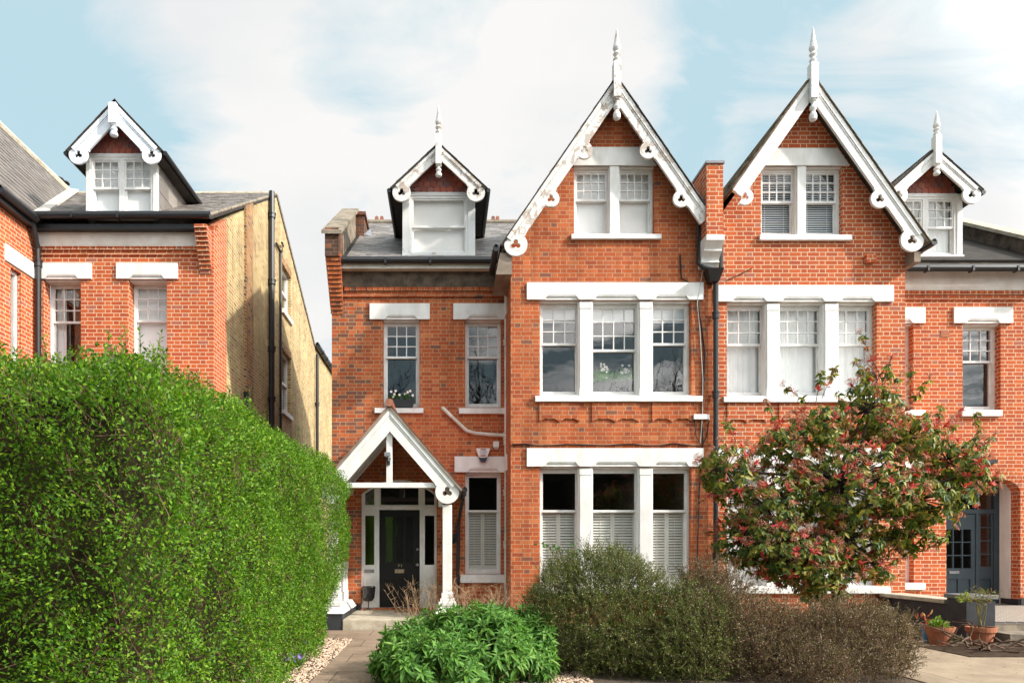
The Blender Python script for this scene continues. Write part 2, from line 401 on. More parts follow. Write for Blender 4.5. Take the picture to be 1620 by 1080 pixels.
def sash(parent, x0, x1, z0, z1, yf, zm, ucols, urows, dress=None, seed=0, frame=0.045, glass='glass', lcols=1, lrows=1, bottom=0.075, mat='trim', room=True, name='window'):
    """box sash window filling x0..x1, z0..z1 with its frame front at yf; zm is the meeting rail"""
    mt = M[mat]
    mb = MB().plate(rect(x0, x1, z0, z1), [rect(x0+frame, x1-frame, z0+frame*0.8, z1-frame)], yf, yf+0.13)
    win = mb.build(name, mt, parent)
    a, b_ = x0+frame-0.004, x1-frame+0.004
    zt, zb = z1-frame+0.004, z0+frame*0.8-0.004
    st = 0.036
    up = MB().plate(rect(a, b_, zm-0.022, zt), grid_holes(a+st, b_-st, zm+0.022, zt-st, ucols, urows, 0.020), yf+0.018, yf+0.055)
    up.build('upper_sash', mt, win)
    lo = MB().plate(rect(a, b_, zb, zm+0.020), grid_holes(a+st, b_-st, zb+bottom, zm-0.020, lcols, lrows, 0.020), yf+0.062, yf+0.10)
    lo.box(a+0.01, b_-0.01, yf+0.055, yf+0.075, zm-0.02, zm+0.018) if False else None
    lo.build('lower_sash', mt, win)
    g = MB().add([(a+0.01, yf+0.04, zm), (b_-0.01, yf+0.04, zm), (b_-0.01, yf+0.04, zt-0.01), (a+0.01, yf+0.04, zt-0.01),
                  (a+0.01, yf+0.084, zb+0.01), (b_-0.01, yf+0.084, zb+0.01), (b_-0.01, yf+0.084, zm), (a+0.01, yf+0.084, zm)], [(0,1,2,3),(4,5,6,7)])
    g.build('glass', M[glass], win, recalc=False)
    if dress:
        for d in dress:
            k = d[0]
            if k == 'curtain':      # ('curtain', u0, u1, v0, v1, waves, gather)
                mb = MB(); wavy(mb, a+(b_-a)*d[1], a+(b_-a)*d[2], zb+(zt-zb)*d[3], zt-(zt-zb)*(1-d[4]), yf+0.165, 0.014, d[5], seed+int(d[1]*50), d[6])
                mb.build('curtain', M['curtain'], win, smooth=True, recalc=False)
            elif k == 'roller':     # cloth blind to a height fraction
                mb = MB().box(a, b_, yf+0.136, yf+0.140, zb+(zt-zb)*d[1], zt)
                mb.build('roller_blind', M[d[2] if len(d) > 2 else 'curtain_cream'], win)
            elif k == 'venetian':
                mb = MB(); slats(mb, a, b_, zb+0.05, zt, yf+0.158, 0.042, 0.016)
                for fx in (0.2, 0.8): mb.box(a+(b_-a)*fx-0.003, a+(b_-a)*fx+0.003, yf+0.138, yf+0.140, zb+0.05, zt)
                mb.build('venetian_blind', M['blind'], win)
            elif k == 'shutter':
                mid = (a+b_)/2
                for q0, q1 in ((a+0.012, mid-0.002), (mid+0.002, b_-0.012)):
                    f = MB().plate(rect(q0, q1, zb+0.05, zm-0.012), [rect(q0+0.034, q1-0.034, zb+0.12, zm-0.05)], yf+0.115, yf+0.142)
                    sh = f.build('shutter', M['shutter'], win)
                    slats(f2 := MB(), q0+0.03, q1-0.03, zb+0.12, zm-0.05, yf+0.128, 0.052, 0.017)
                    f2.tube([((q0+q1)/2-0.02, yf+0.108, zb+0.14), ((q0+q1)/2-0.02, yf+0.108, zm-0.07)], 0.004, 5)
                    f2.build('shutter_slats', M['shutter'], win)
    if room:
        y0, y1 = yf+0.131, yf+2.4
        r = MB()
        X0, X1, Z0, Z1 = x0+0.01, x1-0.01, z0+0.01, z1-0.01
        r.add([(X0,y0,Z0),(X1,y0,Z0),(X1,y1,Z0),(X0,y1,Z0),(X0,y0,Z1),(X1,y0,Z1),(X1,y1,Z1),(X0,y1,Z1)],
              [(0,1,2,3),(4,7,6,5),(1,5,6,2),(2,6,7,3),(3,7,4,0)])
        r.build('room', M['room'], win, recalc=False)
    return win

def lintel(parent, x0, x1, z0, z1, yw, notches, rec, mat='white', holes=None, proud=0.05):
    """stone lintel with stepped notches over the openings"""
    nz = z0 + 0.42*(z1-z0)*0.62
    pts = [(x0, z0)]
    for a, b_ in sorted(notches):
        c = 0.075
        pts += [(a, z0), (a+c*0.35, z0+(nz-z0)*0.2), (a+c, nz), (b_-c, nz), (b_-c*0.35, z0+(nz-z0)*0.2), (b_, z0)]
    pts += [(x1, z0), (x1, z1), (x0, z1)]
    mb = MB().plate(pts, [], yw-proud, yw-proud*0.35)
    for a, b_ in notches:
        nz2 = z0 + (nz-z0)*0.62
        mb.box(a+0.02, b_-0.02, yw-proud*0.7, yw-proud*0.36, nz2, nz+0.03)
        mb.box(a+0.05, b_-0.05, yw-proud*0.85, yw-proud*0.71, nz-0.022, nz+0.02)
    mb.box(x0+0.003, x1-0.003, yw-proud*0.349, yw+0.03, z0+0.002, z1-0.002)
    for a, b_ in (holes or notches):
        mb.box(a+0.002, b_-0.002, yw+0.031, yw+rec, z0-0.012, z0+0.03)
        mb.box(a+0.012, b_-0.012, yw+0.05, yw+rec, z0-0.028, z0-0.0125)
    return mb.build('lintel', M[mat], parent, bevel=0.006)

def sill(parent, x0, x1, zt, th, yw, rec, proud=0.075, mat='white'):
    mb = MB().add([(x0, yw-proud, zt-th), (x1, yw-proud, zt-th), (x1, yw+0.0, zt-th), (x0, yw+0.0, zt-th),
                   (x0, yw-proud, zt-0.018), (x1, yw-proud, zt-0.018), (x1, yw+0.0, zt), (x0, yw+0.0, zt)],
                  [(0,3,2,1),(4,5,6,7),(0,1,5,4),(1,2,6,5),(2,3,7,6),(3,0,4,7)])
    return mb.build('sill', M[mat], parent, bevel=0.006)

def trefoil(cx, cz, r, up=(0, 1)):
    """outline of a three-lobed piercing round cx, cz"""
    ang0 = math.atan2(up[1], up[0]); pts = []
    lob = [(0.52*r*math.cos(ang0+k*2.0944), 0.52*r*math.sin(ang0+k*2.0944)) for k in range(3)]
    rl = 0.46*r
    for i in range(42):
        t = 2*math.pi*i/42 + 0.01
        d = (math.cos(t), math.sin(t)); best = 0.16*r
        for lx, lz in lob:
            pr = lx*d[0] + lz*d[1]; disc = rl*rl - (lx*lx + lz*lz - pr*pr)
            if disc > 0: best = max(best, pr + math.sqrt(disc))
        pts.append((cx + best*d[0], cz + best*d[1]))
    return pts

def bargeboard(parent, ax, az, m, side, length, w, y, th, discs, end_disc=None, mat='trim', cut=None, endcut=False, pierce=True):
    """sloping verge board: apex (ax, az), slope m, side -1/+1. discs = [(t, r)] scrolls on the inner edge"""
    L = math.hypot(1, m); dx, dz = side/L, -m/L          # along the slope
    nx, nz = -side*m/L*1.0, -1/L                         # inwards (down and towards the middle)
    def P(t, n): return (ax + dx*t + nx*n, az + dz*t + nz*n)
    t0 = w*m                                             # inner edge starts where the two boards meet
    pts_in = []; holes = []
    t_in = w * (m)                                       # x=ax on the inner edge
    pts_in.append((t_in, w))
    for tc, r in sorted(discs):
        nc = w + 0.15*r
        h = math.sqrt(max(r*r - (w-nc)**2, 0))
        a0 = math.atan2(w-nc, -h); a1 = math.atan2(w-nc, h)
        # small cusp before the scroll
        pts_in.append((tc-h-0.05, w)); pts_in.append((tc-h-0.025, w+0.02))
        A0 = a0 % (2*math.pi); A1 = a1 % (2*math.pi)
        # sweep through +n
        if A0 < math.pi/2: A0 += 2*math.pi
        s0, s1 = A0, A1 - (2*math.pi if A1 > math.pi else 0)
        if s0 > 1.5*math.pi+0.8: s0 -= 2*math.pi
        for k in range(15):
            a = s0 + (s1-s0)*k/14
            pts_in.append((tc + r*math.cos(a), nc + r*math.sin(a)))
        pts_in.append((tc+h+0.025, w+0.02)); pts_in.append((tc+h+0.05, w))
        holes.append((tc, nc, r*0.72))
    out = []
    if end_disc:
        r = end_disc; nc = r*0.95; tc = length - r*0.9
        if nc + r > w:
            dn = w - nc
            h = math.sqrt(max(r*r - dn*dn, 0))
            pts_in.append((tc-h-0.05, w)); pts_in.append((tc-h-0.03, w+0.02))
            s0 = math.atan2(dn, -h)
        s1 = math.atan2(-nc*0.98, math.sqrt(max(r*r-(nc*0.98)**2, 0)))
        for k in range(19):
            a = s0 + (s1-s0)*k/18
            pts_in.append((tc + r*math.cos(a), nc + r*math.sin(a)))
        holes.append((tc, nc, r*0.66))
        pts_in.append((tc+0.1*r, 0.0))
    elif endcut:                                         # plumb cut at the foot
        te = length
        pts_in.append((te + w*m, w)); pts_in.append((te, 0.0))
    else:
        pts_in.append((length, w)); pts_in.append((length, 0.0))
    outline = [P(0, 0)] + [P(t, n) for t, n in pts_in]
    hs = [trefoil(*P(t, n), r*0.66, (0, 1)) for t, n, r in holes] if pierce else []
    mb = MB().plate(outline, hs, y, y+th)
    Lm = (length - (end_disc or 0)*0.9)
    q = [P(0.01, 0.0), P(Lm, 0.0), P(Lm, w*0.30), P(0.01+w*0.3*m, w*0.30)]
    mb.plate(q, [], y-0.022, y-0.0005)
    q = [P(0.01+w*0.33*m, w*0.33), P(Lm, w*0.33), P(Lm, w*0.42), P(0.01+w*0.42*m, w*0.42)]
    mb.plate(q, [], y-0.010, y-0.0005)
    return mb.build('bargeboard', M[mat], parent, bevel=0.004)

def finial(parent, x, y, z_post0, z_post1, z_tip, w, mat, pend=None, spire=True):
    mb = MB().box(x-w/2, x+w/2, y-w*0.6, y+w*0.6, z_post0, z_post1)
    mb.box(x-w*0.42, x+w*0.42, y-w*0.5, y+w*0.5, z_post1, z_post1+0.02)
    if spire:
        h = z_tip - z_post1; r = w*0.5
        prof = [(r*0.85, 0.02), (r*0.7, 0.05*h), (r*0.95, 0.09*h), (r*1.0, 0.12*h), (r*0.6, 0.15*h), (r*0.55, 0.19*h), (r*0.8, 0.22*h),
                (r*1.05, 0.26*h), (r*0.75, 0.30*h), (r*0.62, 0.33*h), (r*0.9, 0.37*h), (r*1.1, 0.42*h), (r*1.0, 0.48*h), (r*0.95, 0.50*h),
                (r*0.85, 0.54*h), (r*0.72, 0.62*h), (r*0.45, 0.78*h), (r*0.2, 0.93*h), (r*0.04, h)]
        mb.lathe([(a, z_post1 + b_) for a, b_ in prof], x, y, 14)
    o = mb.build('finial', M[mat], parent)
    if pend:
        r = w*0.5; z = z_post0
        prof = [(r*0.9, 0), (r*0.9, -0.03), (r*0.5, -0.05), (r*0.45, -0.09), (r*0.8, -0.12), (r*0.95, -0.16), (r*0.7, -0.20), (r*0.5, -0.22),
                (r*0.85, -0.25), (r*1.05, -0.30), (r*0.95, -0.36), (r*0.5, -0.385), (r*0.1, -0.39)]
        k = pend/0.39
        MB().lathe([(a, z + b_*k) for a, b_ in prof], x, y, 14).build('pendant', M[mat], o, smooth=False)
    return o

def slates(parent, o, u, v, U, V, su=0.26, sv=0.19, mat='slate', seed=1, skip=None, name='slates', lift=0.002, gap=0.006, scallop=False):
    """individual slates laid over a plane: origin o, u along the eave, v up the slope"""
    rr = random.Random(seed)
    o = Vector(o); u = Vector(u).normalized(); v = Vector(v).normalized(); nrm = u.cross(v).normalized()
    if nrm.z < 0 or (abs(nrm.z) < 0.2 and nrm.y > 0): nrm = -nrm
    mb = MB(); rows = int(math.ceil(V/sv)); cols = int(math.ceil(U/su))
    for j in range(rows):
        off = (0.5 if j % 2 else 0.0)
        for i in range(-1, cols+1):
            a = (i+off)*su + gap/2; b_ = a + su - gap
            a = max(a, 0); b_ = min(b_, U)
            if b_-a < 0.02: continue
            z0 = j*sv - rr.uniform(0, 0.008); z1 = min((j+1)*sv + 0.05, V+0.02)
            if skip and skip(o + u*(a+b_)/2 + v*(z0+z1)/2): continue
            h = lift + 0.004 + rr.uniform(0, 0.004); t = 0.006; tw = rr.uniform(-0.004, 0.004)
            if scallop:
                w = b_-a; arc = []
                for k in range(9):
                    an = math.pi + math.pi*k/8
                    arc.append((a + w/2 + w/2*math.cos(an), z0 + w*0.42 + w*0.42*math.sin(an)))
                top = [(b_, z1), (a, z1)]
                pp = arc + top; n = len(pp)
                vs = [o + u*p + v*q + nrm*(h if k < 9 else 0.002) for k, (p, q) in enumerate(pp)]
                vs += [w_ - nrm*t for w_ in vs]
                mb.add(vs, [tuple(range(n))] + [(k, (k+1) % n, (k+1) % n + n, k+n) for k in range(n)])
                continue
            p = [o+u*a+v*z0+nrm*(h+tw), o+u*b_+v*(z0+rr.uniform(-0.003,0.003))+nrm*(h-tw), o+u*b_+v*z1+nrm*0.002, o+u*a+v*z1+nrm*0.002]
            q = [p[0]-nrm*t, p[1]-nrm*t]
            mb.add(p+q, [(0,1,2,3),(4,5,1,0),(0,3,4),(1,5,2)])
    return mb.build(name, M[mat], parent, recalc=False)

def roof_pair(parent, ax, az, m, reach_l, reach_r, y0, y1, th=0.07, mat='slate', name='roof', under='soffit'):
    """two slopes either side of a ridge that runs along y"""
    mb = MB()
    for side, rch in ((-1, reach_l), (1, reach_r)):
        a = (ax, y0, az); b_ = (ax+side*rch, y0, az-m*rch)
        c = (ax+side*rch, y1, az-m*rch); d = (ax, y1, az)
        if side < 0: mb.slab(a, d, c, b_, th)
        else: mb.slab(a, b_, c, d, th)
    return mb.build(name, M[mat], parent)

def gutter(parent, p0, p1, r=0.06, mat='black', name='gutter'):
    """half-round gutter as a tube with a lip"""
    mb = MB().tube([p0, p1], r, 10)
    a, b_ = Vector(p0), Vector(p1); d = (b_-a).normalized(); q = Vector((0, 0, r*0.75))
    mb.tube([a+q, b_+q], r*0.55, 8)
    n = int((b_-a).length/0.9)
    for i in range(1, n):
        p = a + d*(0.9*i); mb.box(p.x-0.02, p.x+0.02, p.y-r*1.15, p.y+r*1.1, p.z-r*1.1, p.z+r*0.5) if abs(d.x) > 0.5 else mb.box(p.x-r*1.15, p.x+r*1.1, p.y-0.02, p.y+0.02, p.z-r*1.1, p.z+r*0.5)
    return mb.build(name, M[mat], parent)

def pipe(parent, pts, r, mat='black', collars=(), name='downpipe', brackets=True):
    mb = MB().tube(pts, r, 10)
    for c in collars:
        c = Vector(c); mb.tube([c-Vector((0,0,0.05)), c+Vector((0,0,0.05))], r*1.35, 10)
        mb.tube([c+Vector((0,0,0.052)), c+Vector((0,0,0.075))], r*1.55, 10)
    return mb.build(name, M[mat], parent)

def dentils(parent, x0, x1, z0, z1, yw, mat, pitch=0.115, proud=0.05):
    mb = MB(); n = int((x1-x0)/pitch)
    for i in range(n):
        a = x0 + i*pitch
        mb.add([(a+0.03, yw-proud, z0), (a+pitch-0.012+0.03, yw-proud, z0), (a+pitch-0.012, yw+0.0, z0-0.0), (a, yw, z0),
                (a+0.03, yw-proud, z1), (a+pitch-0.012+0.03, yw-proud, z1), (a+pitch-0.012, yw, z1), (a, yw, z1)],
               [(0,3,2,1),(4,5,6,7),(0,1,5,4),(1,2,6,5),(2,3,7,6),(3,0,4,7)])
    return mb.build('dentil_course', M[mat], parent)

def brick_corbel(parent, x0, x1, ytop, yw, z0, z1, mat, rows=None, dx=0.0):
    """courses of brick that step out one over the other"""
    mb = MB(); n = rows or int((z1-z0)/0.0785)
    for i in range(n):
        t = i/(n-1); pr = 0.02 + (yw-ytop-0.02)*t
        za = z0 + (z1-z0)*i/n; zb = za + (z1-z0)/n*0.80
        mb.box(x0-dx*t, x1, yw-pr, yw-0.001, za, zb)
        mb.box(x0-dx*t+0.006, x1-0.006, yw-pr+0.018, yw-0.001, zb+0.0005, za + (z1-z0)/n-0.0005)
    return mb.build('brick_corbel', M[mat], parent)

def dormer(house, cx, apex_z, m, half, yf, z_base, z_head, ww, y_back_ridge, lights, mats, fin=None, w_board=0.2, disc=0.17, dress=None, meet=0.5, seed=0, side_slates=True, post_w=0.13, gutters=False, slate='slate', ucols=(3, 3), end_ext=0.0):
    """gabled roof dormer. half = half width at the verge, ww = half width of the window front"""
    trim, board = mats
    d = MB()
    yo = yf - 0.32
    # cheeks and posts
    dm = MB()
    for s_ in (-1, 1):
        dm.box(cx+s_*ww-(post_w if s_ > 0 else 0), cx+s_*ww+(post_w if s_ < 0 else 0), yf-0.02, yf+0.10, z_base, z_head+0.06)
    dm.box(cx-ww+post_w, cx+ww-post_w, yf-0.015, yf+0.08, z_head, z_head+0.075)
    body = dm.build('dormer', M[trim], house, bevel=0.004)
    ck = MB()
    for s_ in (-1, 1):
        xo = cx+s_*(ww-0.001); xi = cx+s_*(ww-0.10)
        ck.box(min(xo, xi), max(xo, xi), yf+0.101, y_back_ridge, z_base-0.1, z_head+0.06)
    ck.build('dormer_cheek', M['lead'], body)
    if side_slates:
        slates(body, (cx+ww, yf+0.10, z_base), (0, 1, 0), (0, 0, 1), min(3.0, y_back_ridge-yf), z_head-z_base+0.05, 0.5, 0.3, slate, seed+3, name='cheek_slates', lift=0.004)
    # tile hung gable
    gz = z_head+0.076
    hw = (apex_z - 0.12 - gz)/m
    tri = [(cx-hw, gz), (cx+hw, gz), (cx, apex_z-0.12)]
    MB().plate(tri, [], yf+0.02, yf+0.10).build('gable_backing', M['soffit_dark'], body)
    def outside(p):
        return p.z > apex_z - 0.14 - m*abs(p.x-cx) + 0.02
    slates(body, (cx-hw, yf+0.015, gz-0.01), (1, 0, 0), (0, 0, 1), 2*hw, apex_z-gz, 0.135, 0.115, 'tile_hung', seed, skip=outside, name='hung_tiles', scallop=True, lift=0.012)
    # roof
    MBr = MB()
    for s_ in (-1, 1):
        a = (cx, yo-0.02, apex_z); b_ = (cx+s_*half, yo-0.02, apex_z-m*half); c = (cx+s_*half, y_back_ridge, apex_z-m*half); e = (cx, y_back_ridge, apex_z)
        if s_ < 0: MBr.slab(a, e, c, b_, 0.05)
        else: MBr.slab(a, b_, c, e, 0.05)
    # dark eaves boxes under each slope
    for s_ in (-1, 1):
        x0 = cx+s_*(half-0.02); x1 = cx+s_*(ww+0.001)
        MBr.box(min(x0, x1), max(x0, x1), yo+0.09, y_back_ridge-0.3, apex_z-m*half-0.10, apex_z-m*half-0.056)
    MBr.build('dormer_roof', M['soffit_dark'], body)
    L = math.hypot(1, m)
    for s_ in (-1, 1):
        slates(body, (cx+s_*half*1.01, yo-0.03, apex_z-m*half*1.01), (0, 1, 0), (-s_/L, 0, m/L), y_back_ridge-yo, half*L*1.01, 0.24, 0.17, slate, seed+10+s_, name='dormer_slates')
    for s_ in (-1, 1):
        gx = cx+s_*(half+0.035)
        MB().tube([(gx, yo+0.02, apex_z-m*half-0.04), (gx, y_back_ridge-0.5, apex_z-m*half-0.04)], 0.045, 8).build('dormer_gutter', M['black'], body)
    for s_ in (-1, 1):
        bargeboard(body, cx, apex_z-0.055, m, s_, half*L+0.03+end_ext, w_board, yo, 0.05, [], disc, board)
    if fin:
        finial(body, cx, yo-0.035, fin[0], fin[1], fin[2], fin[3], board, pend=fin[4], spire=fin[5])
    # window lights
    n = lights; inner0, inner1 = cx-ww+post_w, cx+ww-post_w
    step = (inner1-inner0)/n
    for i in range(n):
        a = inner0+i*step; b_ = a+step
        sash(body, a+0.001, b_-0.001, z_base+0.005, z_head-0.001, yf+0.0, z_base+(z_head-z_base)*meet, ucols[0] if ucols else 1, ucols[1] if ucols else 1, dress, seed+i, frame=0.05, glass='glass_soft')
    MB().box(cx-ww, cx+ww, yf-0.07, yf-0.021, z_base-0.03, z_base+0.03).build('dormer_sill', M[trim], body)
    return body
CLOUD_X, CLOUD_Y = 1.7, 0.6
EXPOSURE = 0.80
SUNNY = 48.0
CLOUD_BIAS = 0.36
PATCHES = [(620, 60, 0.34, 0.4), (1020, 130, 0.20, 0.3), (1450, 300, 0.26, 0.6), (470, 420, 0.20, 0.5), (280, 30, 0.17, 0.6), (220, 250, 0.20, -0.35), (20, 120, 0.22, -0.35), (1240, 130, 0.18, -0.45), (1600, 130, 0.14, -0.35), (560, 250, .12, -.3)]
# ================================================================ the middle house (left half of the pair)
P = 1.22                    # the bay stands this far in front of the entrance wall
XL = PX(525, P); XB = PX(808, 0); XP = PX(1130.5, 0); XR2 = PX(1432, 0); XE = 12.48
T = 0.25
house = thing('brick_house', 'weathered orange brick house with black front door and white gabled porch', 'house', (XB, 0, 0), 'brick houses in the row')
def opening(px0, px1, py0, py1, y): return (PX(px0, y), PX(px1, y), PZ(py1, y), PZ(py0, y))
def hole(o): return rect(*o)

def gable_front(house_, mat, x0, x1, ax, az, m, holes, clip_hi=99):
    zt = lambda x: az - 0.17 - m*abs(x-ax)
    pts = [(x0, -0.3), (x1, -0.3), (x1, zt(x1)), (ax, az-0.17), (x0, zt(x0))]
    return MB().plate(pts, holes, 0.0, T)

# gable geometry
YB = -0.33
AX, AZ, GM = PX(975, YB), PZ(124, YB), 1.455
lights_g = [(854, 917, 738, 927), (936, 1012, 738, 927), (1031, 1094, 738, 927)]
lights_f = [(854, 917, 475, 626), (936, 1012, 475, 626), (1031, 1094, 475, 626)]
lights_a = [(908, 964.5, 263, 371), (979, 1035, 263, 371)]
def hull(ls): return (PX(ls[0][0], 0), PX(ls[-1][1], 0), PZ(ls[0][3], 0), PZ(ls[0][2], 0))
wall = gable_front(house, None, XB, XP, AX, AZ, GM, [hole(hull(lights_g)), hole(hull(lights_f)), hole(hull(lights_a))])
# return of the bay
wall.box(XB, XB+T, T, P+T, -0.3, PZ(430, 0))
# entrance wall
oA = opening(606, 663.5, 506, 644, P); oB = opening(736, 793, 506, 644, P); oG = opening(736, 793, 747, 908, P)
dX0, dX1, dZ0 = PX(571, P), PX(691, P), PZ(961, P)
dZs = PZ(781, P); dZc = PZ(757, P)
door_arch = [(dX0, dZ0), (dX1, dZ0)] + [(dX1 + (dX0-dX1)*k/12, dZs + (dZc-dZs)*math.sin(math.pi*k/12)**0.8) for k in range(0, 13)]
wall2 = MB().plate(rect(XL, XB-0.001, -0.3, PZ(415, P)), [hole(oA), hole(oB), hole(oG), door_arch], P, P+T)
wo = wall.build('wall', M['brick_old'], house)
wo2 = wall2.build('wall', M['brick_old_mixed'], house)
side = MB(lambda u, d, z: (XL + d, u, z))
side.plate([(P+T, -0.3), (10.2, -0.3), (10.2, 7.2), (5.6, PZ(352, 5.5)-0.1), (P+T, 7.4)], [], 0, T)
side.box(10.201, 10.45, 0.0, XP-XL, -0.3, 7.2)
side.build('wall', M['brick_old_mixed'], house)

# ---- three-light windows
def bay(house_, lights, py_l0, py_l1, lx0, lx1, zm_py, cols, rows, sill_px, dress, rec=0.15, glass='glass', seed=0, mull_w=None):
    ops = [(PX(a, 0), PX(b, 0), PZ(d, 0), PZ(c, 0)) for a, b, c, d in lights]
    nts = [(o[0]+(0.02 if i == 0 else -0.02), o[1]-(0.02 if i == len(ops)-1 else -0.02)) for i, o in enumerate(ops)]
    lintel(house_, PX(lx0, 0), PX(lx1, 0), PZ(py_l1, 0), PZ(py_l0, 0), 0.0, [(a+0.05, b-0.03) for a, b in nts], rec, holes=[(ops[0][0], ops[-1][1])])
    for i in range(len(ops)-1):
        a, b = ops[i][1], ops[i+1][0]
        mb = MB().box(a, b, -0.012, rec+0.10, ops[0][2]-0.01, ops[0][3]-0.03)
        mb.box(a-0.03, b+0.03, 0.02, rec+0.09, ops[0][2]-0.01, ops[0][3]-0.03)
        mb.box(a-0.008, b+0.008, -0.02, 0.10, ops[0][3]-0.16, ops[0][3]-0.029)
        mb.box(a-0.012, b+0.012, -0.02, 0.10, ops[0][2], ops[0][2]+0.13)
        mb.build('mullion', M['white'], house_, bevel=0.008)
    sill(house_, PX(sill_px[0], 0), PX(sill_px[1], 0), PZ(sill_px[2], 0), (sill_px[3]-sill_px[2])/84.0, 0.0, rec)
    mb = MB().box(ops[0][0]+0.002, ops[-1][1]-0.002, 0.001, rec+0.1, ops[0][2]-0.03, ops[0][2]+0.012)
    mb.build('sill', M['white'], house_)
    for i, o in enumerate(ops):
        c = cols[i]
        sash(house_, o[0]+(0.0 if i == 0 else -0.028)+0.002, o[1]-(0.0 if i == len(ops)-1 else -0.028)-0.002, o[2]+0.014, o[3]-0.031, rec, PZ(zm_py[i], rec), c, rows, dress[i], seed+i, glass=glass)

bay(house, lights_g, 709, 738, 833, 1112, (808, 808, 808), (1, 1, 1), 1, (846, 1110, 926, 938), [[('shutter',)]]*3, seed=1)
bay(house, lights_f, 448, 475, 833, 1112, (544, 554, 544), (3, 4, 3), 3, (846, 1110, 626, 636),
    [[('roller', 0.84, 'curtain')], [('roller', 0.84, 'curtain')], [('roller', 0.84, 'curtain')]], seed=5)
# attic pair under its trapezoid lintel
zl0, zl1 = PZ(263, 0), PZ(234, 0)
inn = lambda z: (AZ - 0.17 - z)/GM - 0.05
MB().plate([(AX-inn(zl0), zl0), (AX+inn(zl0), zl0), (AX+inn(zl1), zl1), (AX-inn(zl1), zl1)], [], -0.035, 0.02).build('lintel', M['white'], house, bevel=0.006)
def attic(house_, la, sl, zm, dress, seed, glass='glass_soft'):
    ops = [(PX(a, 0), PX(b, 0), PZ(d, 0), PZ(c, 0)) for a, b, c, d in la]
    a, b = ops[0][1], ops[1][0]
    MB().box(a, b, -0.012, 0.2, ops[0][2], ops[0][3]).box(a-0.02, b+0.02, 0.03, 0.19, ops[0][2], ops[0][3]).build('mullion', M['white'], house_, bevel=0.006)
    MB().box(ops[0][0]+0.002, ops[1][1]-0.002, 0.021, 0.16, ops[0][3]-0.02, ops[0][3]-0.001).build('lintel', M['white'], house_)
    sill(house_, PX(sl[0], 0), PX(sl[1], 0), PZ(sl[2], 0), (sl[3]-sl[2])/84.0, 0.0, 0.15)
    for i, o in enumerate(ops):
        sash(house_, o[0]+(0 if i == 0 else -0.018)+0.002, o[1]+(0.018 if i == 0 else 0)-0.002, o[2]+0.002, o[3]-0.021, 0.10, PZ(zm, 0.10), 4, 3, dress[i], seed+i, glass=glass)
attic(house, lights_a, (903, 1045, 371, 380), 316, [[('curtain', 0.0, 0.42, 0, 0.97, 3, 0.0), ('roller', 0.04, 'curtain')], [('roller', 0.05, 'curtain_cream')]], 11)

# ---- entrance wall windows
def single(house_, o, y, lint, sil, zm_py, cols, rows, dress, seed, rec=0.14, lcut=None, glass='glass'):
    lintel(house_, PX(lint[0], y), lcut if lcut is not None else PX(lint[1], y), PZ(lint[3], y), PZ(lint[2], y), y, [(o[0]+0.03, o[1]-0.03)], rec, holes=[(o[0], o[1])])
    if sil: sill(house_, PX(sil[0], y), PX(sil[1], y), PZ(sil[2], y), (sil[3]-sil[2])/S(y), y, rec)
    return sash(house_, o[0]+0.002, o[1]-0.002, o[2]+0.002, o[3]-0.013, y+rec, PZ(zm_py, y+rec), cols, rows, dress, seed, glass=glass)
single(house, oA, P, (585, 680, 481, 506), (593, 670, 645, 654), 565, 3, 3, None, 21)
single(house, oB, P, (717, 806, 481, 506), (726, 800, 645, 655), 565, 3, 3, None, 23, lcut=XB-0.002)
single(house, oG, P, (719, 806, 722, 747), (728, 802, 908, 921), 808, 1, 1, [('shutter',)], 25, lcut=XB-0.002)
# lintels wrap round onto the return of the bay
for a, b in ((481, 506), (722, 747)):
    MB().box(XB-0.03, XB+0.02, P-0.45, P-0.036, PZ(b, P)+0.001, PZ(a, P)-0.001).build('lintel', M['white'], house)

# ---- apron panels under the first-floor bay
mb = MB()
for a, b in ((853, 917), (936, 1011), (1031, 1095)):
    x0, x1 = PX(a, 0), PX(b, 0); zt = PZ(637, 0); zb = PZ(667, 0)
    pts = [(x0, zt), (x0, zb)]
    for k in range(1, 40):
        u = k/40.0; w = u*2 % 1.0
        pts.append((x0+(x1-x0)*u, zb + 0.06*(math.sin(w*math.pi)**1.0)*(1 if True else 0) - 0.02*math.cos(w*4*math.pi)*0.5))
    pts += [(x1, zb), (x1, zt)]
    mb.plate(list(reversed(pts)), [], -0.028, 0.01)
mb.build('apron', M['brick_old'], house)
# stepped brick foot and string band
MB().box(XB+0.001, XP-0.06, -0.014, 0.01, PZ(704, 0), PZ(700, 0)).build('string_course', M['brick_old'], house)
# black cable along the string, and the cables down the party wall
pts = [(XB+0.02+(XP-XB-0.3)*k/14, -0.03, PZ(703, 0)+0.02*math.sin(k*1.7)-0.01*(k % 3)) for k in range(15)]
mb = MB().tube(pts, 0.012, 6)
mb.tube([(PX(x, -0.03), -0.03, PZ(y, -0.03)) for x, y in ((1076, 403), (1078, 440), (1092, 448), (1104, 470), (1110, 520), (1115, 560), (1112, 620), (1110, 660), (1112, 700), (1107, 760), (1104, 850), (1103, 930))], 0.014, 6)
mb.tube([(PX(x, -0.03), -0.03, PZ(y, -0.03)) for x, y in ((1098, 660), (1101, 690), (1108, 700))], 0.009, 5)
mb.tube([(PX(x, -0.03), -0.03, PZ(y, -0.03)) for x, y in ((1122, 665), (1118, 690), (1110, 705))], 0.009, 5)
mb.tube([(PX(x, -0.03), -0.03, PZ(y, -0.03)) for x, y in ((1190, 424), (1170, 434), (1148, 444))], 0.008, 5)
mb.build('cable', M['cable'], house)
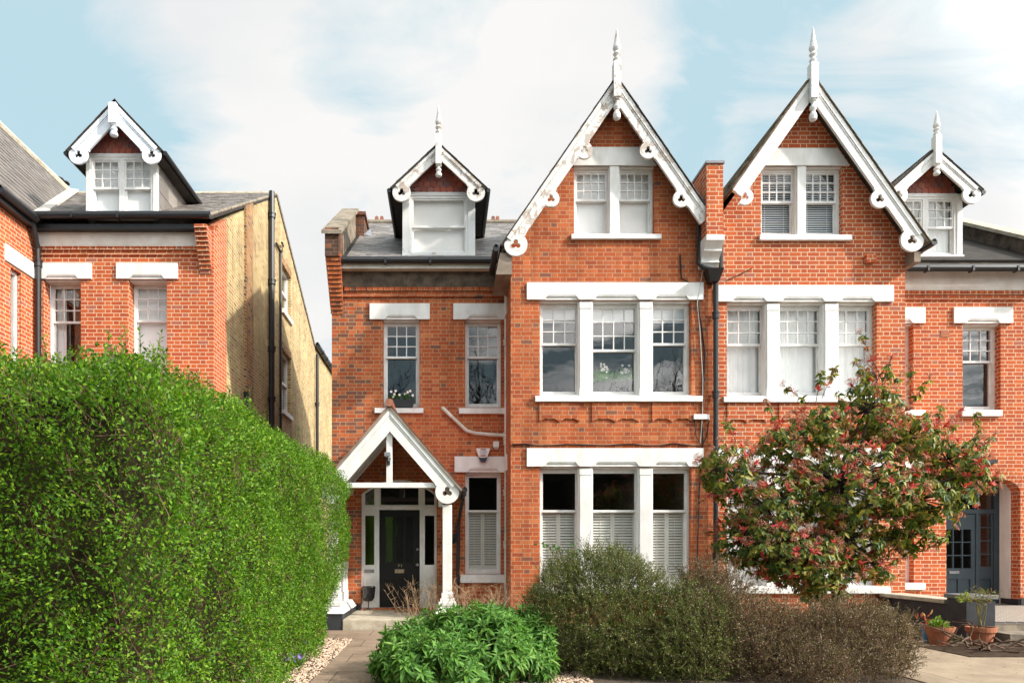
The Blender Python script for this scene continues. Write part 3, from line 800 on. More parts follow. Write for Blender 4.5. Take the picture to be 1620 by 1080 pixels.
MB().tube([(PX(x, -0.05), -0.05, PZ(y, -0.05)) for x, y in ((1112, 425), (1108, 450), (1103, 480), (1107, 520), (1112, 600), (1111, 660), (1108, 700))], 0.008, 5).build('cable', M['cable_white'], house)
MB().box(PX(1097, -0.05), PX(1122, -0.05), -0.08, -0.002, PZ(664, 0), PZ(656, 0)).build('junction_box', M['plastic'], house, bevel=0.005)

# ---- gable roof with bargeboards
LG = math.hypot(1, GM)
reachL = AX - PX(797, YB); reachR = XP - 0.17 - AX
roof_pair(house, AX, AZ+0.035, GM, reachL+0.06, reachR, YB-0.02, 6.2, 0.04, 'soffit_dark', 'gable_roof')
for s_, rc in ((-1, reachL+0.06), (1, reachR)):
    slates(house, (AX+s_*rc, YB-0.05, AZ+0.035-GM*rc), (0, 1, 0), (-s_/LG, 0, GM/LG), 6.2, rc*LG, 0.27, 0.2, 'slate', 31+s_)
bt = lambda px: abs(PX(px, YB)-AX)*LG
bargeboard(house, AX, AZ, GM, -1, reachL*LG+0.10, 0.24, YB, 0.055, [(1.42, 0.155), (2.50, 0.155)], 0.215, 'peel')
bargeboard(house, AX, AZ, GM, 1, reachR*LG-0.02, 0.24, YB, 0.055, [(1.42, 0.155), (2.50, 0.155)], None, 'peel', endcut=False)
finial(house, AX, YB-0.04, PZ(158, YB), PZ(103, YB), PZ(46, YB), 0.135, 'peel', pend=0.40)
# soffit at the foot of the left slope
MB().add([(XB-0.30, YB+0.06, PZ(432, YB)), (XB-0.001, YB+0.06, PZ(432, YB)), (XB-0.001, 0.9, PZ(432, YB)), (XB-0.30, 0.9, PZ(432, YB)),
          (XB-0.22, YB+0.06, PZ(398, YB)), (XB-0.001, YB+0.06, PZ(398, YB)), (XB-0.001, 0.9, PZ(398, YB)), (XB-0.22, 0.9, PZ(398, YB))],
         [(0,1,2,3),(4,7,6,5),(0,4,5,1),(1,5,6,2),(2,6,7,3),(3,7,4,0)]).build('eaves_box', M['soffit'], house)
gutter(house, (XB-0.30, YB-0.0, PZ(392, YB)), (XB-0.30, 0.92, PZ(392, YB)), 0.06)

# ---- main roof over the entrance side
YE, YRG = 0.98, 5.5
ZE, ZR = PZ(411, YE), PZ(354, YRG)
rs = math.hypot(YRG-YE, ZR-ZE)
MB().slab((XL+0.02, YE, ZE), (XE-0.02, YE, ZE), (XE-0.02, YRG, ZR), (XL+0.02, YRG, ZR), 0.08).slab((XE-0.02, 10.3, ZE), (XL+0.02, 10.3, ZE), (XL+0.02, YRG, ZR), (XE-0.02, YRG, ZR), 0.08).build('roof', M['soffit_dark'], house)
rv = (0, (YRG-YE)/rs, (ZR-ZE)/rs)
slates(house, (XL+0.30, YE-0.03, ZE), (1, 0, 0), rv, XB-XL+0.6, rs, 0.25, 0.155, 'slate', 41)
mb = MB()
for k in range(24):
    x = XL+0.3+k*0.31
    mb.tube([(x, YRG, ZR+0.02), (x+0.30, YRG, ZR+0.02)], 0.09, 8)
mb.build('ridge_tiles', M['stone'], house)
mb = MB()
for px_ in (596, 604, 780, 787):                      # crested ridge tiles
    x = PX(px_, YRG)
    mb.plate([(x-0.05, ZR+0.08), (x+0.05, ZR+0.08), (x+0.045, ZR+0.17), (x, ZR+0.2), (x-0.045, ZR+0.17)], [], YRG-0.03, YRG+0.03)
mb.build('ridge_crest', M['ridge'], house)
gutter(house, (XL+0.22, YE-0.05, ZE-0.03), (XB-0.25, YE-0.05, ZE-0.03), 0.062)
MB().box(XL+0.22, XB-0.03, YE+0.02, P-0.002, PZ(424, YE), PZ(416, YE)).build('fascia', M['cream'], house)
MB().box(XL+0.235, XB-0.001, P-0.05, P-0.001, PZ(455, P), PZ(424, P)+0.05).build('roughcast_band', M['stucco_dark'], house)
dentils(house, XL+0.235, XB-0.04, PZ(461, P), PZ(455.5, P), P, 'brick_old', 0.115, 0.06)
MB().box(XL+0.235, XB-0.002, P-0.025, P-0.001, PZ(469, P), PZ(461.5, P)).build('string_course', M['brick_old'], house)
MB().box(XL+0.235, XB-0.002, P-0.045, P-0.0255, PZ(470.5, P), PZ(468, P)).build('string_course', M['brick_old'], house)
# parapet, its corbel and the small stack on it
brick_corbel(house, XL-0.02, XL+0.232, 0.78, P, PZ(497, P), PZ(412, P), 'brick_old', 14, dx=0.05)
mb = MB()
mb.box(XL-0.07, XL+0.20, 0.76, P+T, PZ(412, 1.0)+0.002, PZ(368, 1.0))
mb.build('parapet', M['brick_sooty'], house)
cz = lambda y: PZ(368, 0.8) + (y-0.8)*0.60
par = MB(lambda u, d, z: (XL-0.07+d, u, z))
par.plate([(P+T+0.001, 6.9), (4.4, 8.6), (4.4, cz(4.4)-0.1), (P+T+0.001, cz(P+T)-0.1)], [], 0, 0.27)
par.build('parapet', M['stone'], house)
mb = MB()
for k in range(5):
    y0 = 0.70+k*0.6; y1 = y0+0.592
    mb.add([(XL-0.13, y0, cz(y0)-0.0), (XL+0.27, y0, cz(y0)), (XL+0.27, y1, cz(y1)), (XL-0.13, y1, cz(y1)), (XL-0.13, y0, cz(y0)+0.07), (XL+0.27, y0, cz(y0)+0.07), (XL+0.27, y1, cz(y1)+0.07), (XL-0.13, y1, cz(y1)+0.07)],
           [(0,3,2,1),(4,5,6,7),(0,1,5,4),(1,2,6,5),(2,3,7,6),(3,0,4,7)])
mb.build('coping', M['stone'], house)
mb = MB().box(XL-0.05, XL+0.40, 3.62, 4.9, 8.4, PZ(343, 3.7)); mb.box(XL-0.09, XL+0.44, 3.58, 4.94, PZ(343, 3.7)+0.001, PZ(338, 3.7))
mb.box(XL+0.06, XL+0.34, 3.7, 4.8, PZ(338, 3.7)+0.001, PZ(334, 3.7))
ch = mb.build('chimney', M['brick_sooty'], house)
MB().slab((XL+0.41, 3.5, 8.85), (XL+0.62, 3.6, 8.85), (XL+0.5, 4.9, 9.62), (XL+0.41, 4.9, 9.62), 0.03).build('flashing', M['lead'], house)

# ---- dormer
YD = 1.38
Yv = YD-0.32
DCX, DAZ = PX(694, Yv), PZ(226, Yv)
dh = (PX(770, Yv)-PX(618, Yv))/2
dm_ = (PZ(226, Yv)-PZ(297, Yv))/dh
dormer(house, DCX, DAZ, dm_, dh, YD, PZ(404, YD), PZ(310, YD), (PX(752, YD)-PX(637, YD))/2, 4.3, 1, ('peel_little', 'peel'), fin=(PZ(263, Yv), PZ(216, Yv), PZ(168, Yv), 0.125, 0.24, True),
       w_board=0.185, disc=0.185, dress=[('roller', 0.0, 'curtain_cream')], meet=0.49, seed=51, side_slates=False, post_w=0.15, ucols=None)

# ---- pipes on the entrance wall
xp = PX(801, P-0.06)
pipe(house, [(xp, P-0.08, PZ(456, P)), (xp, P-0.08, 0.05)], 0.043, 'pvc', [(xp, P-0.08, PZ(y, P)) for y in (458, 545, 690, 700, 780, 862)])
pipe(house, [(PX(699, P-.06), P-0.07, PZ(645, P)), (PX(738, P-.06), P-0.07, PZ(682, P)), (PX(752, P-.06), P-0.07, PZ(686, P)), (PX(792, P-.06), P-0.07, PZ(689, P)), (xp, P-0.08, PZ(689, P))], 0.036, 'pvc', [], name='waste_pipe')
MB().box(PX(800, P-.1), PX(811, P-.1), P-0.17, P-0.02, PZ(640, P), PZ(632, P)).build('pipe_box', M['plastic'], house)
# alarm box and sensor box
al = MB().plate([(PX(x, P-.05), PZ(y, P-.05)) for x, y in ((752.5, 709.5), (775.5, 709.5), (771.5, 721), (768.5, 724.5), (759.5, 724.5), (756.5, 721))], [], P-0.14, P-0.002).build('alarm_box', M['plastic'], house, bevel=0.01)
MB().plate([(PX(x, P-.05), PZ(y, P-.05)) for x, y in ((757.5, 724), (771, 724), (767.5, 730.5), (760.5, 730.5))], [], P-0.13, P-0.04).build('alarm_base', M['plastic_navy'], al)
MB().lathe([(0.001, 0), (0.06, 0)], 0, 0, 3) if False else None
oc = (PX(764, P-.05), PZ(715.8, P-.05))
MB().plate([(oc[0]+0.075*math.cos(k*0.2618), oc[1]+0.055*math.sin(k*0.2618)) for k in range(24)], [], P-0.146, P-0.1405).build('alarm_badge', M['plastic_grey'], al)
MB().plate(rect(oc[0]-0.055, oc[0]+0.055, oc[1]+0.045, oc[1]+0.07), [], P-0.148, P-0.1465).plate(rect(oc[0]-0.055, oc[0]+0.055, oc[1]-0.085, oc[1]-0.06), [], P-0.148, P-0.1405).build('alarm_print', M['plastic_red'], al)
MB().box(PX(780, P), PX(789, P), P-0.07, P-0.002, PZ(708, P), PZ(698.5, P)).tube([(PX(783, P), P-0.03, PZ(708, P)), (PX(783, P), P-0.03, PZ(710.5, P))], 0.018, 6).tube([(PX(786.5, P), P-0.03, PZ(708, P)), (PX(786.5, P), P-0.03, PZ(711, P))], 0.018, 6).build('sensor_box', M['plastic'], house, bevel=0.006)

# ---- front door
dr = P+0.10
dw = MB()
a0, a1 = dX0+0.002, dX1-0.002
zs, zc = dZs-0.002, dZc-0.004
arc_o = [(a1 + (a0-a1)*k/12, zs + (zc-zs)*math.sin(math.pi*k/12)**0.8) for k in range(13)]
dd0, dd1 = PX(600, dr), PX(664, dr)
z_tr0, z_tr1 = PZ(806, dr), PZ(800, dr)
def arch_z(x): 
    k = (a1-x)/(a1-a0); return zs + (zc-zs)*math.sin(math.pi*min(max(k, 0.001), 0.999))**0.8
sl0a, sl0b = PX(577.5, dr), PX(592, dr); sl1a, sl1b = PX(672, dr), PX(687, dr)
fl = lambda x0, x1: [(x0, PZ(798, dr)), (x1, PZ(798, dr))] + [(x1+(x0-x1)*k/8, min(arch_z(x1+(x0-x1)*k/8)-0.05, PZ(762, dr))) for k in range(9)]
holes = [rect(dd0, dd1, dZ0+0.0015, z_tr0), fl(sl0a, sl0b), fl(PX(602, dr), PX(662, dr)), fl(sl1a, sl1b),
         rect(sl0a, sl0b, PZ(893, dr), PZ(815, dr)), rect(sl1a, sl1b, PZ(893, dr), PZ(815, dr))]
dw.plate([(a0, dZ0+0.001), (a1, dZ0+0.001)] + arc_o, holes, dr, dr+0.09)
for q0, q1 in ((sl0a, sl0b), (sl1a, sl1b)):             # panelled boards and a raised rim under the side lights
    dw.plate(rect(q0-0.02, q1+0.02, PZ(950, dr), PZ(912, dr)), [rect(q0+0.01, q1-0.01, PZ(946, dr), PZ(916, dr))], dr-0.014, dr-0.001)
    dw.box(q0+0.03, q1-0.03, dr-0.012, dr-0.001, PZ(943, dr), PZ(919, dr))
dw.box(a0+0.01, a1-0.01, dr-0.03, dr-0.001, z_tr0+0.005, z_tr1-0.005)
for x in (dd0-0.045, dd1+0.0): dw.box(x+0.005, x+0.040, dr-0.02, dr-0.001, dZ0+0.01, z_tr0)
frame = dw.build('door_frame', M['trim'], house, bevel=0.004)
MB().add([(a0+0.02, dr+0.05, PZ(905, dr)), (a1-0.02, dr+0.05, PZ(905, dr)), (a1-0.02, dr+0.05, zs), (a0+0.02, dr+0.05, zs)], [(0,1,2,3)]).add([(a0+0.1, dr+0.051, zs), (a1-0.1, dr+0.051, zs), (a1-0.3, dr+0.051, zc-0.03), (a0+0.3, dr+0.051, zc-0.03)], [(0,1,2,3)]).build('glass', M['glass'], frame, recalc=False)
MB().box(PX(576.5, dr), PX(592, dr), dr-0.012, dr-0.001, PZ(905.5, dr), PZ(900, dr)).build('letter_slot', M['steel'], frame)
# side-light curtains and hall
MB().box(a0, a1, dr+1.5, dr+1.6, 0.1, zc+0.2).box(a0-0.02, a0-0.001, dr+0.1, dr+1.5, 0.1, zc+0.2).box(a1+0.001, a1+0.02, dr+0.1, dr+1.5, 0.1, zc+0.2).build('hall', M['room'], house)
# the door leaf
ld = MB()
pan = []
wq = dd1-dd0
zA, zB, zC, zD = PZ(890, dr), PZ(816, dr), PZ(948, dr), PZ(915, dr)
for k in range(3): pan.append(rect(dd0+wq*(0.135+0.25*k), dd0+wq*(0.135+0.25*k+0.21), zA, zB))
for k in range(2): pan.append(rect(dd0+wq*(0.135+0.38*k), dd0+wq*(0.135+0.38*k+0.33), zC, zD))
ld.plate(rect(dd0+0.004, dd1-0.004, dZ0+0.012, z_tr0-0.003), pan, dr+0.03, dr+0.075)
ld.box(dd0+0.02, dd1-0.02, dr+0.052, dr+0.07, dZ0+0.05, z_tr0-0.05)
for p in pan:
    x0, z0 = p[0]; x1, z1 = p[2]
    ld.plate(rect(x0+0.001, x1-0.001, z0+0.001, z1-0.001), [rect(x0+0.016, x1-0.016, z0+0.016, z1-0.016)], dr+0.022, dr+0.05)
door = ld.build('front_door', M['door_black'], house)
MB().plate(rect(PX(624.6, dr), PX(639.2, dr), PZ(906, dr), PZ(900, dr)), [rect(PX(626, dr), PX(638, dr), PZ(904.6, dr), PZ(901.6, dr))], dr+0.012, dr+0.0295).box(PX(626, dr), PX(638, dr), dr+0.018, dr+0.0294, PZ(904.5, dr), PZ(901.7, dr)).build('letterbox', M['brass'], door)
mb = MB()                                               # house number 71, small brass figures over the letterbox
zx = PZ(896, dr); x7 = PX(629.2, dr); x1_ = PX(633.8, dr)
mb.plate([(x7, zx+0.05), (x7+0.038, zx+0.05), (x7+0.038, zx+0.04), (x7+0.018, zx), (x7+0.006, zx), (x7+0.024, zx+0.04), (x7, zx+0.04)], [], dr+0.02, dr+0.0295)
mb.plate([(x1_, zx+0.04), (x1_+0.012, zx+0.05), (x1_+0.022, zx+0.05), (x1_+0.022, zx), (x1_+0.010, zx), (x1_+0.010, zx+0.036)], [], dr+0.02, dr+0.0295)
mb.build('house_number', M['brass'], door)
kb = MB(lambda x, y, z: (PX(660.3, dr)+x, dr+0.03-z, PZ(893, dr)+y))
kb.lathe([(0.03, 0), (0.03, 0.01), (0.012, 0.015), (0.012, 0.03), (0.03, 0.045), (0.034, 0.06), (0.02, 0.075), (0.002, 0.078)], 0, 0, 12)
kb.build('door_knob', M['steel'], door, smooth=True)
kb = MB(lambda x, y, z: (PX(660.3, dr)+x, dr+0.03-z, PZ(868.5, dr)+y)); kb.lathe([(0.024, 0), (0.024, 0.008), (0.01, 0.012), (0.001, 0.013)], 0, 0, 12); kb.build('door_lock', M['steel'], door)
MB().box(a0, a1, dr-0.04, dr+0.10, dZ0-0.05, dZ0+0.0005).build('threshold', M['blackwall'], house)
MB().box(XL-0.02, dX0-0.001, P-0.03, P-0.001, -0.1, PZ(955, P)).build('plinth', M['blackwall'], house)
MB().box(dX1+0.001, XB-0.002, P-0.03, P-0.001, -0.1, PZ(955, P)).build('plinth', M['blackwall'], house)

# ---- porch
Yp = -0.62
PAX, PAZ = PX(617, Yp), PZ(646, Yp)
PM = 1.155; PL = math.hypot(1, PM)
pr = PX(731, Yp)-PAX
porch_root = MB()
# rafters, tie beam, king post
wB = 0.275
porch_root.plate([(PAX-pr*0.72, PZ(771, Yp)), (PAX+pr*0.72, PZ(771, Yp)), (PAX+pr*0.72, PZ(763, Yp)), (PAX-pr*0.72, PZ(763, Yp))], [], Yp+0.004, Yp+0.10)
porch_root.box(PX(611, Yp), PX(620.5, Yp), Yp+0.008, Yp+0.09, PZ(763, Yp)+0.001, PAZ-0.25)
for s_ in (-1, 1):
    for k in range(1, 4):                                 # rafters behind the front one
        yy = Yp+0.06+k*0.5
        porch_root.add([(PAX, yy, PAZ-0.08), (PAX+s_*pr*0.86, yy, PAZ-0.08-PM*pr*0.86), (PAX+s_*pr*0.86, yy+0.05, PAZ-0.08-PM*pr*0.86), (PAX, yy+0.05, PAZ-0.08),
                        (PAX, yy, PAZ-0.22), (PAX+s_*pr*0.86, yy, PAZ-0.22-PM*pr*0.86), (PAX+s_*pr*0.86, yy+0.05, PAZ-0.22-PM*pr*0.86), (PAX, yy+0.05, PAZ-0.22)],
                       [(0,1,2,3),(7,6,5,4),(0,4,5,1),(1,5,6,2),(2,6,7,3),(3,7,4,0)])
    xw = PAX+s_*0.93                                      # wall plates
    porch_root.box(xw-0.05, xw+0.05, Yp+0.30, P-0.002, PZ(771, Yp), PZ(763, Yp))
    porch_root.box(xw-0.06, xw+0.02, Yp+0.171, Yp+0.299, PZ(800, Yp), PZ(763, Yp))
porch = porch_root.build('porch', M['trim'], house, bevel=0.004)
bargeboard(porch, PAX, PAZ, PM, -1, pr*PL+0.02, wB, Yp-0.05, 0.05, [], 0.215, 'white')
bargeboard(porch, PAX, PAZ, PM, 1, pr*PL+0.02, wB, Yp-0.05, 0.05, [], 0.215, 'white')
rp = MB()
for s_ in (-1, 1):
    a = (PAX, Yp-0.09, PAZ+0.06); b_ = (PAX+s_*(pr+0.02), Yp-0.09, PAZ+0.06-PM*(pr+0.02)); c = (b_[0], P-0.001, b_[2]); e = (PAX, P-0.001, PAZ+0.06)
    rp.slab(a, e, c, b_, 0.05) if s_ < 0 else rp.slab(a, b_, c, e, 0.05)
rp.build('porch_roof', M['soffit'], porch)
for s_ in (-1, 1):
    slates(porch, (PAX+s_*(pr+0.03), Yp-0.10, PAZ+0.06-PM*(pr+0.03)), (0, 1, 0), (-s_/PL, 0, PM/PL), P-Yp+0.08, (pr+0.03)*PL, 0.2, 0.16, 'tile_hung', 61+s_, name='porch_tiles')
mb = MB()
for k in range(6): mb.tube([(PAX, Yp-0.12+k*0.31, PAZ+0.085), (PAX, Yp-0.12+k*0.31+0.30, PAZ+0.085)], 0.075, 8)
mb.build('ridge_tiles', M['ridge'], porch)
for s_ in (-1, 1):
    xc = PAX+s_*(PX(707.5, Yp)-PAX)
    mb = MB().box(xc-0.085, xc+0.085, Yp+0.0, Yp+0.17, 0.55, PZ(798, Yp))
    mb.lathe([(0.19, 0.40), (0.19, 0.45), (0.15, 0.50), (0.125, 0.60), (0.12, 0.72)], xc, Yp+0.085, 4) if False else None
    for q, za, zb in ((0.16, 0.43, 0.50), (0.13, 0.501, 0.56), (0.105, 0.561, 0.66)): mb.box(xc-q, xc+q, Yp+0.085-q, Yp+0.085+q, za, zb)
    mb.build('porch_post', M['white'], porch, bevel=0.008)
    pw = MB().box(xc-0.20, xc+0.20, Yp-0.16, P-0.002, -0.1, 0.30)
    pw.build('porch_plinth', M['blackwall'], porch, bevel=0.008)
    cpz = MB().add([(xc-0.22, Yp-0.18, 0.301), (xc+0.22, Yp-0.18, 0.301), (xc+0.22, P-0.031, 0.301), (xc-0.22, P-0.031, 0.301),
                    (xc-0.13, Yp-0.05, 0.43), (xc+0.13, Yp-0.05, 0.43), (xc+0.13, P-0.031, 0.43), (xc-0.13, P-0.031, 0.43)],
                   [(0,3,2,1),(4,5,6,7),(0,1,5,4),(1,2,6,5),(2,3,7,6),(3,0,4,7)])
    cpz.box(xc-0.05, xc+0.05, Yp+0.20, P-0.031, 0.431, 0.62).box(xc-0.05, xc+0.05, Yp+0.20, P-0.031, 1.05, 1.2)
    for k in range(5): cpz.box(xc-0.045, xc+0.045, Yp+0.20+k*0.36, Yp+0.20+k*0.36+0.12, 0.62, 1.05)
    cpz.box(xc-0.025, xc+0.025, Yp+0.20, P-0.031, 0.62, 1.05)
    cpz.build('porch_rail', M['white'], porch, bevel=0.006)
# lamp on the king post
lx, lz = PX(613, Yp-.1), PZ(719, Yp-.1)
MB().box(lx-0.055, lx+0.055, Yp-0.16, Yp-0.09, lz-0.035, lz+0.04).tube([(lx, Yp-0.09, lz), (lx, Yp+0.008, lz)], 0.02, 6).build('security_lamp', M['steel'], porch, bevel=0.006)
MB().tube([(lx+0.01, Yp-0.02, lz-0.05), (lx+0.01, Yp-0.05, lz-0.12)], [0.045, 0.03], 8).box(lx-0.02, lx+0.04, Yp-0.06, Yp+0.005, lz-0.17, lz-0.12).build('motion_sensor', M['black'], porch)
# black gutter and downpipe of the porch
xg = PAX+pr+0.05
gutter(porch, (xg, Yp-0.1, PAZ-PM*pr+0.03), (xg, P-0.03, PAZ-PM*pr+0.03), 0.045)
pipe(porch, [(xg, P-0.3, PAZ-PM*pr-0.02), (xg-0.05, P-0.12, PAZ-PM*pr-0.3), (PX(727, P-.1)-0.02, P-0.1, PZ(830, P)), (PX(725, P-.1)-0.02, P-0.1, 0.1)], 0.035, 'black')
MB().box(PX(544, Yp), PX(700, Yp), Yp-0.18, P+0.10, -0.05, 0.198).build('doorstep', M['stone_pale'], porch, bevel=0.012)

# ---- party wall pier, console, hopper and pipe
xa, xb = PX(1118, -.42), PX(1144, -.42)
mb = MB().box(xa, xb, -0.42, 0.9, PZ(372, -.42), PZ(259, -.42)); mb.build('party_pier', M['brick_new'], house)
MB().box(xa-0.02, xb+0.02, -0.45, 0.95, PZ(259, -.42)+0.001, PZ(255, -.42)).build('coping', M['lead'], house)
zt, zb = PZ(372, -.42), PZ(421, -.2)
con = MB(lambda u, d, z: (xa-0.0+d, u, z))
hh = zt-zb
prof = [(-0.45, zt-0.001), (-0.45, zt-0.10)]
for k in range(9): prof.append((-0.43+0.13*math.sin(k/8*1.57), zt-0.11-0.28*hh*k/8))
prof += [(-0.33, zt-0.46*hh), (-0.33, zt-0.52*hh), (-0.30, zt-0.53*hh)]
for k in range(9): prof.append((-0.29+0.12*math.sin(k/8*1.57), zt-0.54*hh-0.24*hh*k/8))
prof += [(-0.20, zt-0.80*hh), (-0.20, zt-0.86*hh), (-0.16, zt-0.88*hh), (-0.12, zt-hh), (0.0, zt-hh), (0.0, zt-0.001)]
con.plate(prof, [], -0.015, xb-xa+0.015)
con.build('console', M['white'], house, bevel=0.006)
hx = PX(1126, -.15)
hop = MB().add([(hx-0.12, -0.30, PZ(428, -.15)), (hx+0.18, -0.30, PZ(428, -.15)), (hx+0.18, -0.03, PZ(428, -.15)), (hx-0.12, -0.03, PZ(428, -.15)),
                (hx-0.04, -0.2, PZ(446, -.15)), (hx+0.12, -0.2, PZ(446, -.15)), (hx+0.12, -0.03, PZ(446, -.15)), (hx-0.04, -0.03, PZ(446, -.15))],
               [(0,3,2,1),(4,5,6,7),(0,1,5,4),(1,2,6,5),(2,3,7,6),(3,0,4,7)])
hop.build('hopper', M['black'], house)
xq = PX(1132.5, -.1)
pipe(house, [(xq, -0.1, PZ(446, -.1)), (xq, -0.1, 0.05)], 0.048, 'black', [(xq, -0.1, PZ(y, -.1)) for y in (500, 625, 755, 880)])
xl_ = PX(1106, -.1)
pipe(house, [(xl_, -0.1, PZ(330, -.1)), (xl_, -0.1, PZ(417, -.1)), (xl_+0.06, -0.13, PZ(424, -.1)), (hx, -0.16, PZ(429, -.1))], 0.045, 'black')
pipe(house, [(PX(1142, -.1), -0.06, PZ(372, -.1)), (PX(1142, -.1), -0.06, PZ(430, -.1))], 0.04, 'black')
MB().slab((XP-0.5, YB+0.05, PZ(318, YB)), (xa-0.001, YB+0.05, PZ(308, YB)), (xa-0.001, 2.5, PZ(308, YB)), (XP-0.5, 2.5, PZ(318, YB)), 0.04).build('valley_gutter', M['lead'], house)

# ================================================================ the right-hand house of the pair
house_r = thing('brick_house', 'crisply repointed orange brick house with blue grey double door, behind the red-tipped tree', 'house', (XP, 0, 0), 'brick houses in the row')
RX, RZ, RM = PX(1284.5, YB), PZ(122, YB), 1.425
lr_g = [(1150, 1213, 738, 927), (1232, 1305, 738, 927), (1325, 1387, 738, 927)]
lr_f = [(1150, 1213, 478, 627), (1232, 1305, 478, 627), (1325, 1387, 478, 627)]
lr_a = [(1204, 1261, 263, 372), (1275, 1332, 263, 372)]
wall = gable_front(house_r, None, XP+0.001, XR2, RX, RZ, RM, [hole(hull(lr_g)), hole(hull(lr_f)), hole(hull(lr_a))])
wall.box(XR2-T, XR2, T, P+T, -0.3, PZ(430, 0))
bayw = bay
rA = opening(1440, 1444.5+1, 512, 645, P)
# right house entrance wall
wA = (XR2+0.13, XR2+0.13+0.55)
oRA = (PX(1384, P), PX(1445, P), PZ(648, P), PZ(512, P)); oRA = (max(oRA[0], XR2+0.02), oRA[1], oRA[2], oRA[3])
oRB = opening(1523, 1583, 512, 648, P)
oRG = (XR2+0.02, PX(1446, P), PZ(921, P), PZ(747, P))
ex0, ex1 = PX(1497, P), PX(1614, P); ezb, ezs, ezc = 0.30, PZ(776, P), PZ(754, P)
def arch_poly(x0, x1, zb, zs, zc, n=14):
    return [(x0, zb), (x1, zb)] + [(x1+(x0-x1)*k/n, zs+(zc-zs)*math.sqrt(max(0, 1-(2*k/n-1)**2))**1.0) for k in range(n+1)]
wall2 = MB().plate(rect(XR2+0.001, XE, -0.3, PZ(427, P)), [hole(oRA), hole(oRB), hole(oRG), arch_poly(ex0, ex1, ezb, ezs, ezc)], P, P+T)
for q in (wall, wall2): q.build('wall', M['brick_new'], house_r)
sd = MB(); sd.box(XE-T, XE, P+T+0.001, 10.2, -0.3, 7.2); sd.box(XP, XE, 10.201, 10.45, -0.3, 7.2); sd.build('wall', M['brick_new'], house_r)
cu = lambda s: [('curtain', 0.0, 1.0, 0, 1.0, 5, 0.0)]
bay(house_r, lr_g, 709, 738, 1135, 1412, (808, 808, 808), (3, 4, 3), 3, (1143, 1406, 927, 938), [cu(1), cu(2), cu(3)], seed=71, glass='glass_soft')
bay(house_r, lr_f, 452, 478, 1135, 1412, (545, 545, 545), (3, 4, 3), 3, (1143, 1406, 627, 637),
    [[('curtain', 0.0, 1.0, 0, 1.0, 5, 0.0)], [('curtain', 0.0, 1.0, 0, 1.0, 4, 0.0), ('curtain', -0.02, 0.45, 0, 0.92, 3, 0.25)], [('curtain', 0.0, 1.0, 0, 1.0, 5, 0.0)]], seed=75, glass='glass_soft')
zl0, zl1 = PZ(263, 0), PZ(236, 0)
inn = lambda z: (RZ - 0.17 - z)/RM - 0.05
MB().plate([(RX-inn(zl0), zl0), (RX+inn(zl0), zl0), (RX+inn(zl1), zl1), (RX-inn(zl1), zl1)], [], -0.035, 0.02).build('lintel', M['white'], house_r, bevel=0.006)
attic(house_r, lr_a, (1200, 1345, 372, 382), 319, [[('venetian',)], [('venetian',)]], 81)
single(house_r, oRB, P, (1507, 1600, 487, 512), (1518, 1582, 648, 659), 572, 3, 3, None, 85, rec=0.16)
for o, l, s_, zm, cc in ((oRA, (487, 512), (648, 658), 572, 3), (oRG, (722, 747), (921, 932), 808, 3)):
    lintel(house_r, XR2+0.002, PX(1462, P), PZ(l[1], P), PZ(l[0], P), P, [(o[0]+0.03, o[1]-0.03)], 0.16, holes=[(o[0], o[1])])
    sill(house_r, XR2+0.002, PX(1461, P), PZ(s_[0], P), (s_[1]-s_[0])/S(P), P, 0.16)
    sash(house_r, o[0]+0.002, o[1]-0.002, o[2]+0.002, o[3]-0.013, P+0.16, PZ(zm, P), cc, 3, cu(9), 87, glass='glass_soft')
# apron
mb = MB()
for a, b in ((1150, 1213), (1232, 1305), (1325, 1387)):
    x0, x1 = PX(a, 0), PX(b, 0); zt = PZ(638, 0); zb = PZ(668, 0)
    pts = [(x0, zt), (x0, zb)] + [(x0+(x1-x0)*k/40.0, zb + 0.06*math.sin((k/20.0 % 1.0)*math.pi) - 0.01*math.cos((k/20.0 % 1.0)*4*math.pi)) for k in range(1, 40)] + [(x1, zb), (x1, zt)]
    mb.plate(list(reversed(pts)), [], -0.028, 0.01)
mb.build('apron', M['brick_new'], house_r)
MB().box(PX(1369, -.05), PX(1384, -.05), -0.10, -0.002, PZ(416, -.05), PZ(404, -.05)).build('wall_vent', M['brick_new'], house_r)
MB().box(PX(1488, P), PX(1502, P), P-0.012, P-0.001, PZ(533, P), PZ(524, P)).build('air_brick', M['terracotta'], house_r)
MB().box(PX(1556, P), PX(1573, P), P-0.10, P-0.002, PZ(733, P), PZ(727, P)).build('porch_lamp', M['black'], house_r)
# gable roof
LR = math.hypot(1, RM)
rL = RX-(XP+0.20); rR = PX(1466, YB)-RX
roof_pair(house_r, RX, RZ+0.035, RM, rL, rR+0.03, YB-0.02, 6.2, 0.035, 'stone', 'gable_roof')
for s_, rc in ((-1, rL), (1, rR+0.05)):
    slates(house_r, (RX+s_*rc, YB-0.05, RZ+0.04-RM*rc), (0, 1, 0), (-s_/LR, 0, RM/LR), 6.2, rc*LR, 0.25, 0.17, 'tile_mossy', 91+s_, lift=0.007)
bargeboard(house_r, RX, RZ, RM, -1, rL*LR-0.02, 0.23, YB, 0.055, [(2.50, 0.155)], None, 'peel_little')
bargeboard(house_r, RX, RZ, RM, 1, rR*LR+0.03, 0.23, YB, 0.055, [(2.55, 0.17)], 0.215, 'trim')
finial(house_r, RX, YB-0.04, PZ(160, YB), PZ(105, YB), PZ(45, YB), 0.135, 'peel_little', pend=0.40)
MB().box(XR2+0.001, XR2+0.12, YB+0.06, 0.9, PZ(412, YB), PZ(396, YB)).build('eaves_box', M['soffit'], house_r)
